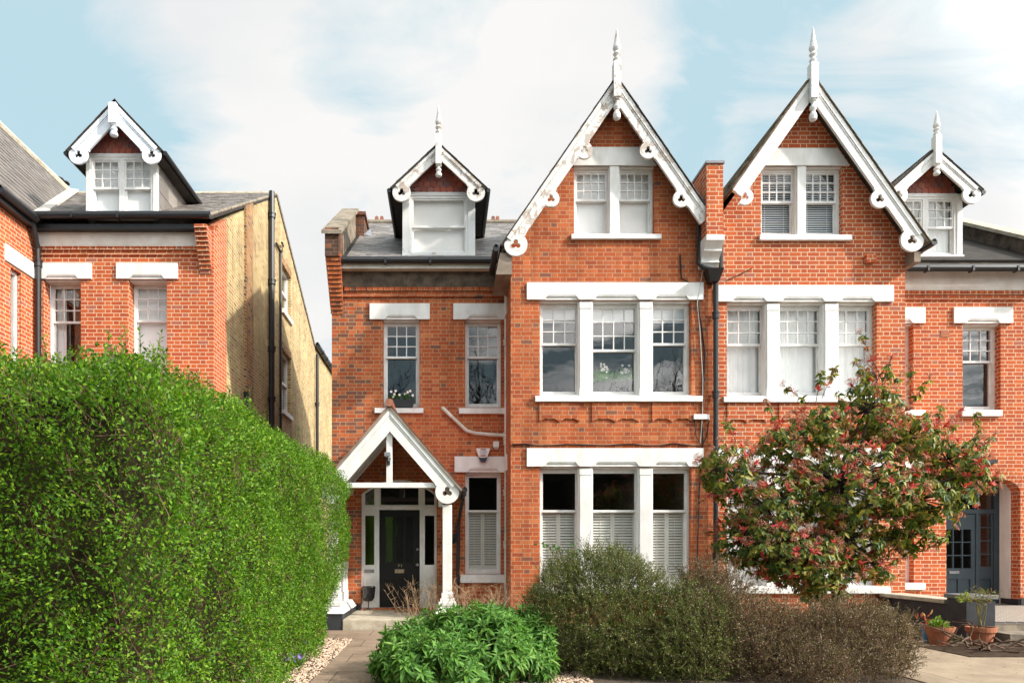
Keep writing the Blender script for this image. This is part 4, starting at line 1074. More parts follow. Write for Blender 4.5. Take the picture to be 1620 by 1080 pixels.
gutter(house_r, (XR2+0.32, YB-0.03, PZ(384, YB)), (XR2+0.32, 0.9, PZ(384, YB)), 0.055)
# main roof tiles, band, gutter on the right
slates(house_r, (XR2+0.1, YE-0.03, ZE-0.1), (1, 0, 0), rv, XE-XR2-0.3, rs, 0.2, 0.13, 'tile_dark', 95, lift=0.007)
gutter(house_r, (XR2+0.1, YE-0.06, PZ(426, YE)), (XE, YE-0.06, PZ(426, YE)), 0.065)
MB().box(XR2+0.001, XE, P-0.05, P-0.001, PZ(460, P), PZ(432, P)+0.03).build('roughcast_band', M['stucco'], house_r)
dentils(house_r, XR2+0.01, XE, PZ(467, P), PZ(460.5, P), P, 'brick_new', 0.115, 0.06)
MB().box(XR2+0.002, XE, P-0.025, P-0.001, PZ(475, P), PZ(467.5, P)).build('string_course', M['brick_new'], house_r)
# far parapet
pz0 = lambda y: PZ(389, 0.9) + (y-0.9)*0.60 + 0.02
xf = XE-0.35
par = MB(lambda u, d, z: (xf+d, u, z)); par.plate([(0.75, 6.9), (5.5, 9.6), (5.5, pz0(5.5)), (0.75, pz0(0.75))], [], 0, 0.3)
par.build('parapet', M['stucco_dark'], house_r)
mb = MB()
for k in range(9):
    y0 = 0.7+k*0.55; y1 = y0+0.54
    mb.add([(xf-0.06, y0, pz0(y0)), (xf+0.36, y0, pz0(y0)), (xf+0.36, y1, pz0(y1)), (xf-0.06, y1, pz0(y1)), (xf-0.06, y0, pz0(y0)+0.08), (xf+0.36, y0, pz0(y0)+0.08), (xf+0.36, y1, pz0(y1)+0.08), (xf-0.06, y1, pz0(y1)+0.08)],
           [(0,3,2,1),(4,5,6,7),(0,1,5,4),(1,2,6,5),(2,3,7,6),(3,0,4,7)])
mb.build('coping', M['stone_pale'], house_r)
# dormer on the right
Yv = YD-0.32
rcx, raz = PX(1480, Yv), PZ(233, Yv)
rh = (PX(1555, Yv)-PX(1405, Yv))/2
rm_ = (PZ(233, Yv)-PZ(300, Yv))/rh
dormer(house_r, rcx, raz, rm_, rh, YD, PZ(407, YD), PZ(312, YD), (PX(1533, YD)-PX(1417, YD))/2, 4.3, 2, ('trim', 'peel_little'), fin=(PZ(262, Yv), PZ(218, Yv), PZ(177, Yv), 0.125, 0.22, True),
       w_board=0.20, disc=0.185, dress=[('curtain', 0, 1, 0, 1, 4, 0)], meet=0.5, seed=101, side_slates=False, post_w=0.11, slate='tile_dark')
# door arch ring, door, reveal
ring = MB(); n = 22
for k in range(n):
    t0, t1 = k/n, (k+0.9)/n
    q = []
    for t, e in ((t0, 0), (t1, 0), (t1, 1), (t0, 1)):
        x = ex1+(ex0-ex1)*t; z = ezs+(ezc-ezs)*math.sqrt(max(0, 1-(2*t-1)**2))
        cx_, cz_ = (ex0+ex1)/2, ezs-0.9
        d = Vector((x-cx_, z-cz_)); d.normalize()
        q.append((x+d.x*0.22*e, z+d.y*0.22*e))
    ring.plate(q, [], P-0.012, P+0.01)
ring.build('door_arch', M['brick_new'], house_r)
dy = P+0.53
DX0, DX1 = ex0+0.05, PX(1580, dy)
zt_d = PZ(757, dy)
MB().box(ex1-0.03, ex1+0.06, P+T+0.001, dy+0.1, 0.3, zt_d+0.3).box(ex0-0.10, ex0+0.03, P+T+0.001, dy+0.1, 0.3, zt_d+0.3).build('door_reveal', M['white'], house_r)
MB().box(ex0-0.1, ex1+0.1, P+T+0.001, dy+0.1, zt_d+0.301, zt_d+0.4).build('porch_ceiling', M['white'], house_r)
sp = PX(1546.5, dy)
def zz(py): return PZ(py, dy)
fr = MB().plate(rect(ex0+0.03, ex1-0.031, 0.302, zt_d+0.30), [rect(DX0, sp-0.03, 0.32, zz(812)), rect(sp+0.03, DX1-0.10, 0.32, zz(812)), rect(DX0, DX1-0.10, zz(805), zz(765))], dy, dy+0.09)
frame_r = fr.build('door_frame', M['door_blue'], house_r, bevel=0.004)
gl = []
lw = sp-0.03-DX0
for r_ in range(3):
    for c in range(4):
        gl.append(rect(DX0+0.08+c*(lw-0.16)/4+0.012, DX0+0.08+(c+1)*(lw-0.16)/4-0.012, zz(899-r_*21+0)+0.01, zz(899-(r_+1)*21)-0.012))
pn = [rect(DX0+0.08+c*(lw-0.16)/3+0.03, DX0+0.08+(c+1)*(lw-0.16)/3-0.03, zz(950), zz(915)) for c in range(3)]
lf = MB().plate(rect(DX0+0.003, sp-0.033, 0.325, zz(813)), gl+pn, dy+0.02, dy+0.065).box(DX0+0.05, sp-0.08, dy+0.045, dy+0.06, zz(952), zz(913))
leaf = lf.build('front_door', M['door_blue'], house_r)
lw2 = DX1-0.10-sp-0.03
gl2 = [rect(sp+0.03+0.05, DX1-0.10-0.05, zz(897-r_*21)+0.012, zz(897-(r_+1)*21)-0.012) for r_ in range(4)]
pn2 = [rect(sp+0.03+0.05, DX1-0.10-0.05, zz(950), zz(915))]
MB().plate(rect(sp+0.033, DX1-0.103, 0.325, zz(813)), gl2+pn2, dy+0.02, dy+0.065).box(sp+0.06, DX1-0.13, dy+0.045, dy+0.06, zz(952), zz(913)).build('door_panel', M['door_blue'], frame_r)
MB().add([(DX0, dy+0.044, zz(905)), (DX1-0.1, dy+0.044, zz(905)), (DX1-0.1, dy+0.044, zz(766)), (DX0, dy+0.044, zz(766))], [(0,1,2,3)]).build('glass', M['glass'], frame_r, recalc=False)
MB().box(PX(1502, dy), PX(1518, dy), dy+0.005, dy+0.0195, zz(907), zz(902.5)).build('letterbox', M['steel'], leaf)
MB().box(ex0, ex1, dy+1.3, dy+1.35, 0.2, zt_d+0.3).box(ex0-0.03, ex0-0.001, dy+0.11, dy+1.3, 0.2, zt_d+0.3).box(ex1+0.001, ex1+0.03, dy+0.11, dy+1.3, 0.2, zt_d+0.3).build('hall', M['room'], house_r)
MB().box(ex1+0.001, XE, P-0.03, P-0.001, -0.1, PZ(945, P)).build('plinth', M['blackwall'], house_r)
MB().box(ex1-0.032, ex1+0.0, P-0.001+0.002, P+0.5, 0.3, 0.42).build('plinth', M['blackwall'], house_r)

# ================================================================ the detached house on the left
YL = 0.886
house_l = thing('brick_house', 'taller orange brick house with long yellow brick side wall, behind the clipped hedge', 'house', (PX(338, YL), YL, 0), 'brick houses in the row')
LX = PX(338, YL)                      # right front corner
XW = PX(57, YL)                       # where its own bay starts
lA = opening(69, 128, 442, 640, YL); lB = opening(203, 264, 442, 640, YL)
MB().plate(rect(XW, LX, -0.3, PZ(360, YL)), [hole(lA), hole(lB)], YL, YL+T).build('wall', M['brick_new'], house_l)
# long yellow side wall
Ya, Yb, Yc = 6.4, 12.4, 19.5
zAp = 1.45+(868-307)/S(Ya); zE2 = 1.45+(868-546)/S(Yb)
zFr = PZ(350, YL)
wA1 = (5445/(704-446.5)-14, 5445/(704-460)-14); zw = lambda py, px: 1.45+(868-py)*(-LX)/(704-px)*1.0
def zside(px, py): return 1.45 + (868-py)*(LX*-1)/(704-px)
wins = [(*wA1, zside(453, 498), zside(453, 428)), (*wA1, zside(455, 655), zside(455, 562)), ]
sd = MB(lambda u, d, z: (LX - d, u, z))
sd.plate([(YL+T+0.62, -0.3), (Yc, -0.3), (Yc, zE2), (Yb, zE2), (Ya, zAp), (YL+T+0.62, zFr+0.42)], [rect(a, b, c, d) for a, b, c, d in wins], 0, T)
sd.build('wall', M['brick_yellow'], house_l)
sd = MB(lambda u, d, z: (LX - d, u, z)); sd.plate([(YL+T, -0.3), (YL+T+0.619, -0.3), (YL+T+0.619, zFr+0.42), (YL+T, zFr+0.02)], [], 0, T); sd.build('wall', M['brick_new'], house_l)
st = MB(lambda u, d, z: (LX + d, u, z)); y0 = 1176*(-LX)/(704-386)-14; y1 = 1176*(-LX)/(704-397)-14
st.plate([(y0, 0), (y1, 0), (y1, zFr+(y1-0.62)*(zAp-zFr)/(Ya-0.62)-0.03), (y0, zFr+(y0-0.62)*(zAp-zFr)/(Ya-0.62)-0.03)], [], 0.001, 0.06); st.build('brick_pilaster', M['brick_strip'], house_l)
for (a, b, c, d) in wins:
    w = MB(lambda x, y, z: (LX - y, x, z))
    for q in (1,):
        fr = w.plate(rect(a+0.002, b-0.002, c+0.002, d-0.002), [rect(a+0.07, b-0.07, c+0.08, (c+d)/2-0.03), rect(a+0.07, b-0.07, (c+d)/2+0.03, d-0.07)], 0.10, 0.19)
    wo_ = w.build('window', M['trim'], house_l)
    g = MB(lambda x, y, z: (LX - y, x, z)); g.add([(a+0.05, 0.15, c+0.05), (b-0.05, 0.15, c+0.05), (b-0.05, 0.15, d-0.05), (a+0.05, 0.15, d-0.05)], [(0,1,2,3)]); g.build('glass', M['glass'], wo_, recalc=False)
    g = MB(lambda x, y, z: (LX - y, x, z)); g.box(a, b, 0.5, 0.52, c, d); g.build('room', M['room'], wo_)
    g = MB(lambda x, y, z: (LX - y, x, z)); g.box(a-0.06, b+0.06, -0.07, 0.099, c-0.12, c-0.001); g.build('sill', M['white'], wo_)
    g = MB(lambda x, y, z: (LX - y, x, z)); g.box(a-0.08, b+0.08, -0.012, 0.02, d+0.001, d+0.22); g.build('window_arch', M['brick_strip'], wo_)
# pipes on the side wall
def sidept(px, py, off=0.09):
    d = 1176*(-(LX+off))/(704-px); return (LX+off, d-14, 1.45+(868-py)*d/1176)
p0 = sidept(430, 303); 
pipe(house_l, [p0, (p0[0], p0[1], 0.2)], 0.075, 'black', [(p0[0], p0[1], sidept(430, y)[2]) for y in (342, 447, 553, 632)], name='soil_pipe')
q0 = sidept(437, 385, 0.05); q1 = sidept(444, 400, 0.05)
pipe(house_l, [q0, q1, (q1[0], q1[1], 0.2)], 0.035, 'black')
q0 = sidept(447, 390, 0.05); q1 = sidept(446, 398, 0.05)
pipe(house_l, [sidept(446, 384, 0.12), sidept(448, 388, 0.05), q1, sidept(444, 402, 0.05)], 0.03, 'black')
q0 = sidept(502, 560, 0.09)
pipe(house_l, [q0, (q0[0], q0[1], 0.2)], 0.055, 'black', [(q0[0], q0[1], sidept(502, y)[2]) for y in (640,)])
gutter(house_l, (LX+0.10, Yb, zE2), (LX+0.10, Yc, zE2), 0.09)
q = sidept(391, 625, 0.08); pipe(house_l, [(q[0], q[1], q[2]+0.05), (q[0], q[1], 0.2)], 0.05, 'black', [(q[0], q[1], q[2])])
# main roof
rsl = math.hypot(Ya-0.62, zAp-zFr); rvl = (0, (Ya-0.62)/rsl, (zAp-zFr)/rsl)
mb = MB().slab((-12.5, 0.62, zFr), (LX+0.02, 0.62, zFr), (LX+0.02, Ya, zAp), (-12.5, Ya, zAp), 0.07)
mb.slab((LX+0.02, Yb, zE2), (-12.5, Yb, zE2), (-12.5, Ya, zAp), (LX+0.02, Ya, zAp), 0.07)
mb.slab((LX+0.02, Yc, zE2-0.02), (-12.5, Yc, zE2-0.02), (-12.5, Yb, zE2), (LX+0.02, Yb, zE2), 0.07)
mb.build('roof', M['soffit_dark'], house_l)
slates(house_l, (-11.5, 0.58, zFr+0.0), (1, 0, 0), rvl, LX+0.03+11.5, rsl, 0.27, 0.17, 'slate_brown', 111)
mb = MB()
for k in range(18): mb.tube([(LX-k*0.40, Ya, zAp+0.0), (LX-k*0.40-0.39, Ya, zAp+0.0)], 0.07, 8)
mb.build('ridge_tiles', M['stone_pale'], house_l)
mb = MB()
for k in range(8):                                        # cement edge along the verge
    t0, t1 = k/8, (k+0.97)/8
    a = Vector((LX+0.0, 0.6, zFr)); b_ = Vector((LX, Ya, zAp)); p_, r_ = a.lerp(b_, t0), a.lerp(b_, t1)
    mb.tube([p_, r_], 0.035, 6)
    a = Vector((LX+0.0, Yb, zE2)); p_, r_ = a.lerp(b_, t0), a.lerp(b_, t1); mb.tube([p_, r_], 0.04, 6)
mb.build('verge', M['stone'], house_l)
gutter(house_l, (XW-0.0, 0.55, zFr-0.03), (LX+0.03, 0.55, zFr-0.03), 0.065)
MB().box(XW, LX-0.28, 0.66, YL-0.05, PZ(369, YL), PZ(362, YL)).build('fascia', M['black'], house_l)
MB().box(XW+0.001, LX-0.27, YL-0.05, YL-0.001, PZ(391, YL), PZ(364, YL)).build('roughcast_band', M['stucco'], house_l)
dentils(house_l, XW+0.01, LX-0.30, PZ(397, YL), PZ(391.5, YL), YL, 'brick_new', 0.115, 0.06)
MB().box(XW+0.001, LX-0.27, YL-0.025, YL-0.001, PZ(404, YL), PZ(397.5, YL)).build('string_course', M['brick_new'], house_l)
brick_corbel(house_l, LX-0.27, LX-0.03, 0.52, YL, PZ(433, YL), PZ(366, YL), 'brick_new', 11)
for o, l in ((lA, (61, 146)), (lB, (185, 282))):
    lintel(house_l, max(PX(l[0], YL), XW+0.002), PX(l[1], YL), PZ(442, YL), PZ(417, YL), YL, [(o[0]+0.03, o[1]-0.03)], 0.28, holes=[(o[0], o[1])])
sash(house_l, lA[0]+0.002, lA[1]-0.002, lA[2], lA[3]-0.013, YL+0.26, PZ(508, YL+.2), 3, 3, [('curtain', 0.0, 0.3, 0, 1, 2, 0)], 121)
sash(house_l, lB[0]+0.002, lB[1]-0.002, lB[2], lB[3]-0.013, YL+0.26, PZ(506, YL+.2), 3, 3, [('roller', 0.0, 'curtain')], 123, glass='glass_soft')
for o in (lA, lB): sill(house_l, o[0]-0.1, o[1]+0.1, o[2], 0.12, YL, 0.2)
# its bay on the left: return wall, window in it, roof
YLf = -0.36
rt = MB(lambda u, d, z: (XW - d, u, z))
yw0 = -XW*1176/(704-17)-14; yw1 = -XW*1176/(704-33.5)-14
zr = lambda px, py: 1.45+(868-py)*(-XW)/(704-px)
wz0, wz1 = zr(30, 640), zr(30, 431)
rt.plate(rect(YLf+T, YL+T, -0.3, zr(55, 356)), [rect(yw0, yw1, wz0, wz1)], 0, T)
rt.build('wall', M['brick_new'], house_l)
MB().box(XW-5.5, XW, YLf, YLf+T-0.001, -0.3, zr(55, 356)).build('wall', M['brick_new'], house_l)
g = MB(lambda x, y, z: (XW - y, x, z))
la, lb = -XW*1176/(704-7)-14, -XW*1176/(704-53)-14
g.box(la, lb, -0.035, 0.02, zr(8, 412), zr(8, 386)); g.build('lintel', M['white'], house_l, bevel=0.006)
g = MB(lambda x, y, z: (XW - y, x, z)); g.plate(rect(yw0+0.002, yw1-0.002, wz0, wz1), [rect(yw0+0.06, yw1-0.06, wz0+0.1, wz1-0.06)], 0.08, 0.17)
wo_ = g.build('window', M['trim'], house_l)
g = MB(lambda x, y, z: (XW - y, x, z)); g.add([(yw0+0.05, 0.12, wz0), (yw1-0.05, 0.12, wz0), (yw1-0.05, 0.12, wz1-0.05), (yw0+0.05, 0.12, wz1-0.05)], [(0,1,2,3)]); g.build('glass', M['glass'], wo_, recalc=False)
g = MB(lambda x, y, z: (XW - y, x, z)); g.box(yw0, yw1, 0.5, 0.52, wz0, wz1); g.build('room', M['room'], wo_)
exv, ezv = XW+0.16, zr(55, 352)
rxv = -10.15; rzv = ezv+1.47*(exv-rxv)
mb = MB()
for s_ in (1, -1):
    xx = rxv+s_*(exv-rxv)
    a = (rxv, YLf-0.3, rzv); b_ = (xx, YLf-0.3, ezv); c = (xx, 7.2, ezv); e = (rxv, 7.2, rzv)
    mb.slab(a, b_, c, e, 0.07) if s_ > 0 else mb.slab(a, e, c, b_, 0.07)
mb.build('gable_roof', M['soffit_dark'], house_l)
LV = math.hypot(1, 1.47)
yv = lambda z: 0.62 + (z-zFr)/((zAp-zFr)/(Ya-0.62))
slates(house_l, (exv, YLf-0.33, ezv+0.01), (0, 1, 0), (-1/LV, 0, 1.47/LV), 8.0, (exv-rxv)*LV, 0.3, 0.2, 'slate_dark', 131, lift=0.008)
mb = MB()
for k in range(18): mb.tube([(rxv, YLf-0.3+k*0.4, rzv+0.01), (rxv, YLf-0.3+k*0.4+0.39, rzv+0.01)], 0.09, 8)
mb.build('ridge_tiles', M['stone_pale'], house_l)
MB().box(rxv+0.72-0.02, rxv+0.72+0.03, 2.0, 2.5, 10.0, 10.02) if False else None
gutter(house_l, (exv+0.03, YLf-0.3, ezv-0.06), (exv+0.03, 0.55, ezv-0.06), 0.075)
MB().box(XW+0.001, exv-0.02, YLf-0.25, 0.6, ezv-0.22, ezv-0.11).build('soffit', M['black'], house_l)
# mortar fillet in the valley between its two roofs
pe = Vector((exv-0.05, 0.62, zFr+0.03)); 
ytop = Ya-0.1; ztop = zAp-0.02; xtop = exv-(ztop-ezv)/1.47
mb = MB()
pa, pb = Vector((exv-0.02, 0.60, ezv+0.05)), Vector((xtop+0.02, ytop, ztop+0.06))
sl_ = (pb-pa).normalized()
mb.slab(pa+Vector((-0.07,-0.02,0.06)), pa+Vector((0.17,0.02,0.05)), pb+Vector((0.17,0.02,0.05)), pb+Vector((-0.07,-0.02,0.06)), 0.05)
mb.build('valley_fillet', M['mortar'], house_l)
xd = PX(57.5, YL-.1)
pipe(house_l, [(XW+0.12, 0.5, ezv-0.06), (XW+0.10, YL-0.12, ezv-0.55), (XW+0.10, YL-0.10, ezv-0.9), (XW+0.10, YL-0.10, 0.1)], 0.055, 'black', [(XW+0.10, YL-0.10, zz_) for zz_ in (ezv-0.85, 5.0, 3.2)])
# chimney cowls behind the roof
mb = MB()
for px_, py_ in ((80, 278), (92, 283), (101, 289)):
    yy = 8.5; x, z = PX(px_, yy), PZ(py_, yy)
    mb.lathe([(0.14, z-1.2), (0.14, z-0.14)], x, yy, 12)
    mb.lathe([(0.17, z-0.02), (0.15, z+0.02), (0.02, z+0.05)], x, yy, 12)
    for a in range(4): mb.tube([(x+0.12*math.cos(a*1.57), yy+0.12*math.sin(a*1.57), z-0.15), (x+0.12*math.cos(a*1.57), yy+0.12*math.sin(a*1.57), z)], 0.012, 5)
mb.build('chimney_cowl', M['black'], house_l)
# dormer on the left house
YDl = 1.05; Yv = YDl-0.32
lcx, laz = PX(181.5, Yv), PZ(158, Yv)
lh = (PX(258, Yv)-PX(106, Yv))/2
lm_ = (PZ(158, Yv)-PZ(238, Yv))/lh
dormer(house_l, lcx, laz, lm_, lh, YDl, PZ(345, YDl), PZ(249, YDl), (PX(249, YDl)-PX(137, YDl))/2, 4.9, 2, ('trim', 'bluewhite'), fin=(PZ(199, Yv), PZ(168, Yv), 0, 0.15, 0.24, False),
       w_board=0.27, disc=0.19, dress=[('roller', 0.0, 'blind')], meet=0.5, seed=141, side_slates=True, post_w=0.075, slate='slate_brown')
# little tiled porch roof peeping over the hedge
px0, pz_ = PX(178, -0.2), PZ(556, -0.2)
mb = MB()
for s_ in (-1, 1): 
    a = (px0, -0.3, pz_); b_ = (px0+s_*1.1, -0.3, pz_-0.85); c = (px0+s_*1.1, YL-0.001, pz_-0.85); e = (px0, YL-0.001, pz_)
    mb.slab(a, b_, c, e, 0.06) if s_ > 0 else mb.slab(a, e, c, b_, 0.06)
pr_l = mb.build('porch_roof', M['tile_hung'], house_l)
slates(pr_l, (px0+1.12, -0.32, pz_-0.86), (0, 1, 0), (-1.1/1.39, 0, 0.85/1.39), 1.15, 1.39, 0.18, 0.15, 'tile_hung', 151, name='porch_tiles')
mb = MB()
for k in range(4): mb.tube([(px0, -0.34+k*0.3, pz_+0.03), (px0, -0.34+k*0.3+0.29, pz_+0.03)], 0.07, 8)
mb.build('ridge_tiles', M['ridge'], pr_l)
MB().plate([(px0, pz_-0.08), (px0-0.9, pz_-0.78), (px0+0.9, pz_-0.78)], [], -0.25, -0.2).build('porch_gable', M['white'], pr_l)
MB().box(px0-0.85, px0-0.7, -0.2, -0.05, 0, pz_-0.72).box(px0+0.7, px0+0.85, -0.2, -0.05, 0, pz_-0.72).build('porch_post', M['white'], pr_l)
# ================================================================ ground
def ground_mat():
    m, nt, b = new_mat('garden_soil'); co = objco(nt)
    f = noise(nt, co, 1.2, 8, 0.7)
    nt.links.new(ramp(nt, f, [(0.3, (0.05, 0.034, 0.022)), (0.6, (0.12, 0.085, 0.055))]), b.inputs['Base Color'])
    b.inputs['Roughness'].default_value = 0.95; bump(nt, b, noise(nt, co, 25, 8, 0.7), 0.8, 0.03)
    return m
def paving_mat(name, c1, c2, sx, sy, joint):
    m, nt, b = new_mat(name); co = objco(nt)
    br = nt.nodes.new('ShaderNodeTexBrick'); br.inputs['Scale'].default_value = 1.0
    br.inputs['Brick Width'].default_value = sx; br.inputs['Row Height'].default_value = sy; br.inputs['Mortar Size'].default_value = joint
    br.inputs['Color1'].default_value = (0.35, 0.35, 0.35, 1); br.inputs['Color2'].default_value = (0.6, 0.6, 0.6, 1); br.inputs['Mortar'].default_value = (0, 0, 0, 1)
    br.offset = 0.4; nt.links.new(co, br.inputs['Vector'])
    base = ramp(nt, math_n(nt, 'ADD', math_n(nt, 'MULTIPLY', noise(nt, co, 2.2, 8, 0.7), 0.75), math_n(nt, 'MULTIPLY', br.outputs['Color'], 0.25)), [(0.32, c2), (0.62, c1)])
    base = mix_c(nt, 0.5, base, mix_c(nt, noise(nt, co, 45, 6, 0.75), (0.2, 0.2, 0.2), (0.8, 0.8, 0.8)), 'OVERLAY')
    nt.links.new(mix_c(nt, br.outputs['Fac'], base, (0.07, 0.05, 0.035)), b.inputs['Base Color'])
    b.inputs['Roughness'].default_value = 0.85
    bump(nt, b, math_n(nt, 'SUBTRACT', noise(nt, co, 30, 6), math_n(nt, 'MULTIPLY', br.outputs['Fac'], 1.5)), 0.35, 0.01)
    return m
def gravel_mat():
    m, nt, b = new_mat('pink_gravel'); co = objco(nt); g = nt.nodes.new('ShaderNodeNewGeometry')
    nt.links.new(ramp(nt, g.outputs['Random Per Island'], [(0, (0.42, 0.27, 0.18)), (0.3, (0.60, 0.45, 0.33)), (0.6, (0.50, 0.33, 0.22)), (0.85, (0.68, 0.56, 0.45)), (1, (0.30, 0.20, 0.14))]), b.inputs['Base Color'])
    b.inputs['Roughness'].default_value = 0.8
    return m
M['path'] = paving_mat('old_path_flags', (0.30, 0.215, 0.15), (0.17, 0.115, 0.078), 0.9, 0.75, 0.007)
M['drive'] = paving_mat('sandy_concrete', (0.34, 0.26, 0.175), (0.18, 0.13, 0.085), 3.5, 3.5, 0.006)
gnd = MB().add([(-160, -90, 0), (160, -90, 0), (160, 200, 0), (-160, 200, 0)], [(0,1,2,3)]).build('ground', ground_mat(), recalc=False); tag(gnd, kind='structure')
pth = MB().box(-1.46, 0.3, -13.2, -0.82, -0.05, 0.012).box(-2.25, -1.461, -2.0, -0.82, -0.05, 0.012).build('path', M['path']); tag(pth, kind='structure')
drv = MB().box(5.2, 16, -13.2, -2.95, -0.05, 0.010).box(5.2, 7.7, -2.949, -0.5, -0.05, 0.010).build('driveway', M['drive']); tag(drv, kind='structure')
rd = MB().box(-160, 160, -30, -18, -0.05, -0.0).build('road', plain('asphalt', (0.06,0.06,0.062), (0.045,0.045,0.046), 0.9, 3, 0.2)); rd.location.z = 0.012; tag(rd, kind='structure')

def pebbles(name, n, xr, yr, size, z0=0.0, seed=3, mat=None, keep=None):
    rg = np.random.default_rng(seed)
    ico = [(0,0,1),(0.9,0,0.1),(0,0.9,-0.1),(-0.9,0,0.1),(0,-0.9,0.0),(0,0,-1)]
    fc = [(0,1,2),(0,2,3),(0,3,4),(0,4,1),(5,2,1),(5,3,2),(5,4,3),(5,1,4)]
    mb = MB()
    for i in range(n):
        x, y = rg.uniform(*xr), rg.uniform(*yr)
        if keep and not keep(x, y): continue
        s = size*rg.uniform(0.6, 1.4); a = rg.uniform(0, 6.28); fl = rg.uniform(0.4, 0.8); el = rg.uniform(0.7, 1.4)
        c, sn = math.cos(a), math.sin(a)
        mb.add([(x + s*(p[0]*c*el - p[1]*sn), y + s*(p[0]*sn*el + p[1]*c), z0 + s*fl*0.6 + s*p[2]*fl) for p in ico], fc)
    return mb.build(name, mat or gravel_mat(), recalc=False)
gv = pebbles('gravel', 7000, (-2.6, -1.47), (-9, -2.01), 0.017, 0.0, 3); tag(gv, 'strip of pink gravel between the path and the hedge', 'gravel', kind='stuff')
gv2 = pebbles('gravel', 1500, (0.5, 1.6), (-6.6, -5.2), 0.017, 0.0, 5); tag(gv2, 'patch of pink gravel in front of the dark twiggy shrubs', 'gravel', kind='stuff')

# ================================================================ foliage machinery
def sines(Pn, seed, freqs=((1.3, 1.0), (2.9, 0.5), (6.1, 0.25))):
    rg = np.random.default_rng(seed); out = np.zeros(len(Pn))
    for f, a in freqs:
        for k in range(4):
            d = rg.normal(size=3); d /= np.linalg.norm(d)
            out += a*0.5*np.sin(Pn @ d * f * rg.uniform(0.8, 1.3) * 2 + rg.uniform(0, 6.28))
    return out
def unit(a): return a/np.maximum(np.linalg.norm(a, axis=1, keepdims=True), 1e-9)
def leaf_mesh(name, Pn, D, Nn, L, W, mat, parent=None, droop=0.0, simple=True):
    """one small folded leaf per row: base point, direction, facing, length, width"""
    D = unit(D); Sd = unit(np.cross(D, Nn)); Nn = np.cross(Sd, D); n = len(Pn)
    L = np.asarray(L).reshape(-1, 1)*np.ones((n, 1)); W = np.asarray(W).reshape(-1, 1)*np.ones((n, 1))
    if simple:
        t = 0.45
        V = np.stack([Pn, Pn + D*L*t + Sd*W*0.5 + Nn*W*0.16, Pn + D*L - Nn*L*droop, Pn + D*L*t - Sd*W*0.5 + Nn*W*0.16], 1)
        k = 4; fl = [(0, 1, 2), (0, 2, 3)]
    else:
        def mid(t): return Pn + D*L*t - Nn*L*droop*t*t
        a, b = 0.32, 0.70; f = 0.22
        V = np.stack([mid(0), mid(a)+Sd*W*0.48+Nn*W*f, mid(a), mid(a)-Sd*W*0.48+Nn*W*f, mid(b)+Sd*W*0.36+Nn*W*f*0.7, mid(b), mid(b)-Sd*W*0.36+Nn*W*f*0.7, mid(1.0)], 1)
        k = 8; fl = [(0, 2, 1), (0, 3, 2), (1, 2, 5, 4), (2, 3, 6, 5), (4, 5, 7), (5, 6, 7)]
    o0 = origin_of(parent) if parent is not None else Vector((0, 0, 0))
    V = V.reshape(-1, 3) - np.array(o0)
    loops = np.concatenate([np.array(f) for f in fl]); m = len(loops)
    allloops = (loops[None, :] + (np.arange(n)*k)[:, None]).reshape(-1)
    tot = np.array([len(f) for f in fl]); starts = np.concatenate([[0], np.cumsum(tot)[:-1]])
    allstart = (starts[None, :] + (np.arange(n)*m)[:, None]).reshape(-1)
    me = bpy.data.meshes.new(name)
    me.vertices.add(len(V)); me.vertices.foreach_set('co', V.astype(np.float32).ravel())
    me.loops.add(len(allloops)); me.loops.foreach_set('vertex_index', allloops.astype(np.int32))
    me.polygons.add(len(allstart)); me.polygons.foreach_set('loop_start', allstart.astype(np.int32))
    me.polygons.foreach_set('loop_total', np.tile(tot, n).astype(np.int32))
    me.update(calc_edges=True); me.validate()
    me.materials.append(mat)
    o = bpy.data.objects.new(name, me); COL.objects.link(o)
    if parent is not None: o.parent = parent
    return o
def grad(f, Pn, e=0.02):
    g = np.stack([f(Pn + np.eye(3)[i]*e) - f(Pn - np.eye(3)[i]*e) for i in range(3)], 1)
    return unit(g)
def shell_points(f, lo, hi, n, depth, out=0.03, seed=1, power=1.6, keep=None):
    """random points in the outer layer of the solid f<0, denser towards its skin"""
    rg = np.random.default_rng(seed); acc = []; got = 0; lo = np.array(lo); hi = np.array(hi)
    while got < n:
        q = rg.uniform(lo, hi, size=(200000, 3)); d = f(q)
        ok = (d < out) & (d > -depth)
        w = np.clip(1 - np.maximum(-d, 0)/depth, 0, 1)**power
        ok &= rg.uniform(size=len(q)) < w
        q = q[ok]
        if keep is not None: q = q[keep(q)]
        acc.append(q); got += len(q)
    return np.concatenate(acc)[:n]
def rbox(c, h, r):
    c = np.array(c); h = np.array(h)
    def f(p):
        q = np.abs(p - c) - (h - r)
        return np.linalg.norm(np.maximum(q, 0), axis=1) + np.minimum(np.max(q, axis=1), 0) - r
    return f
def ellipsoids(ls):
    def f(p):
        out = np.full(len(p), 1e9)
        for c, h in ls:
            c = np.array(c); h = np.array(h); k = np.linalg.norm((p-c)/h, axis=1)
            out = np.minimum(out, (k-1)*h.min())
        return out
    return f
def twigs(name, segs, mat, parent, n=4):
    mb = MB()
    for pts, r in segs: mb.tube(pts, r, n, caps=False)
    return mb.build(name, mat, parent, recalc=False)

RG = np.random.default_rng(11)
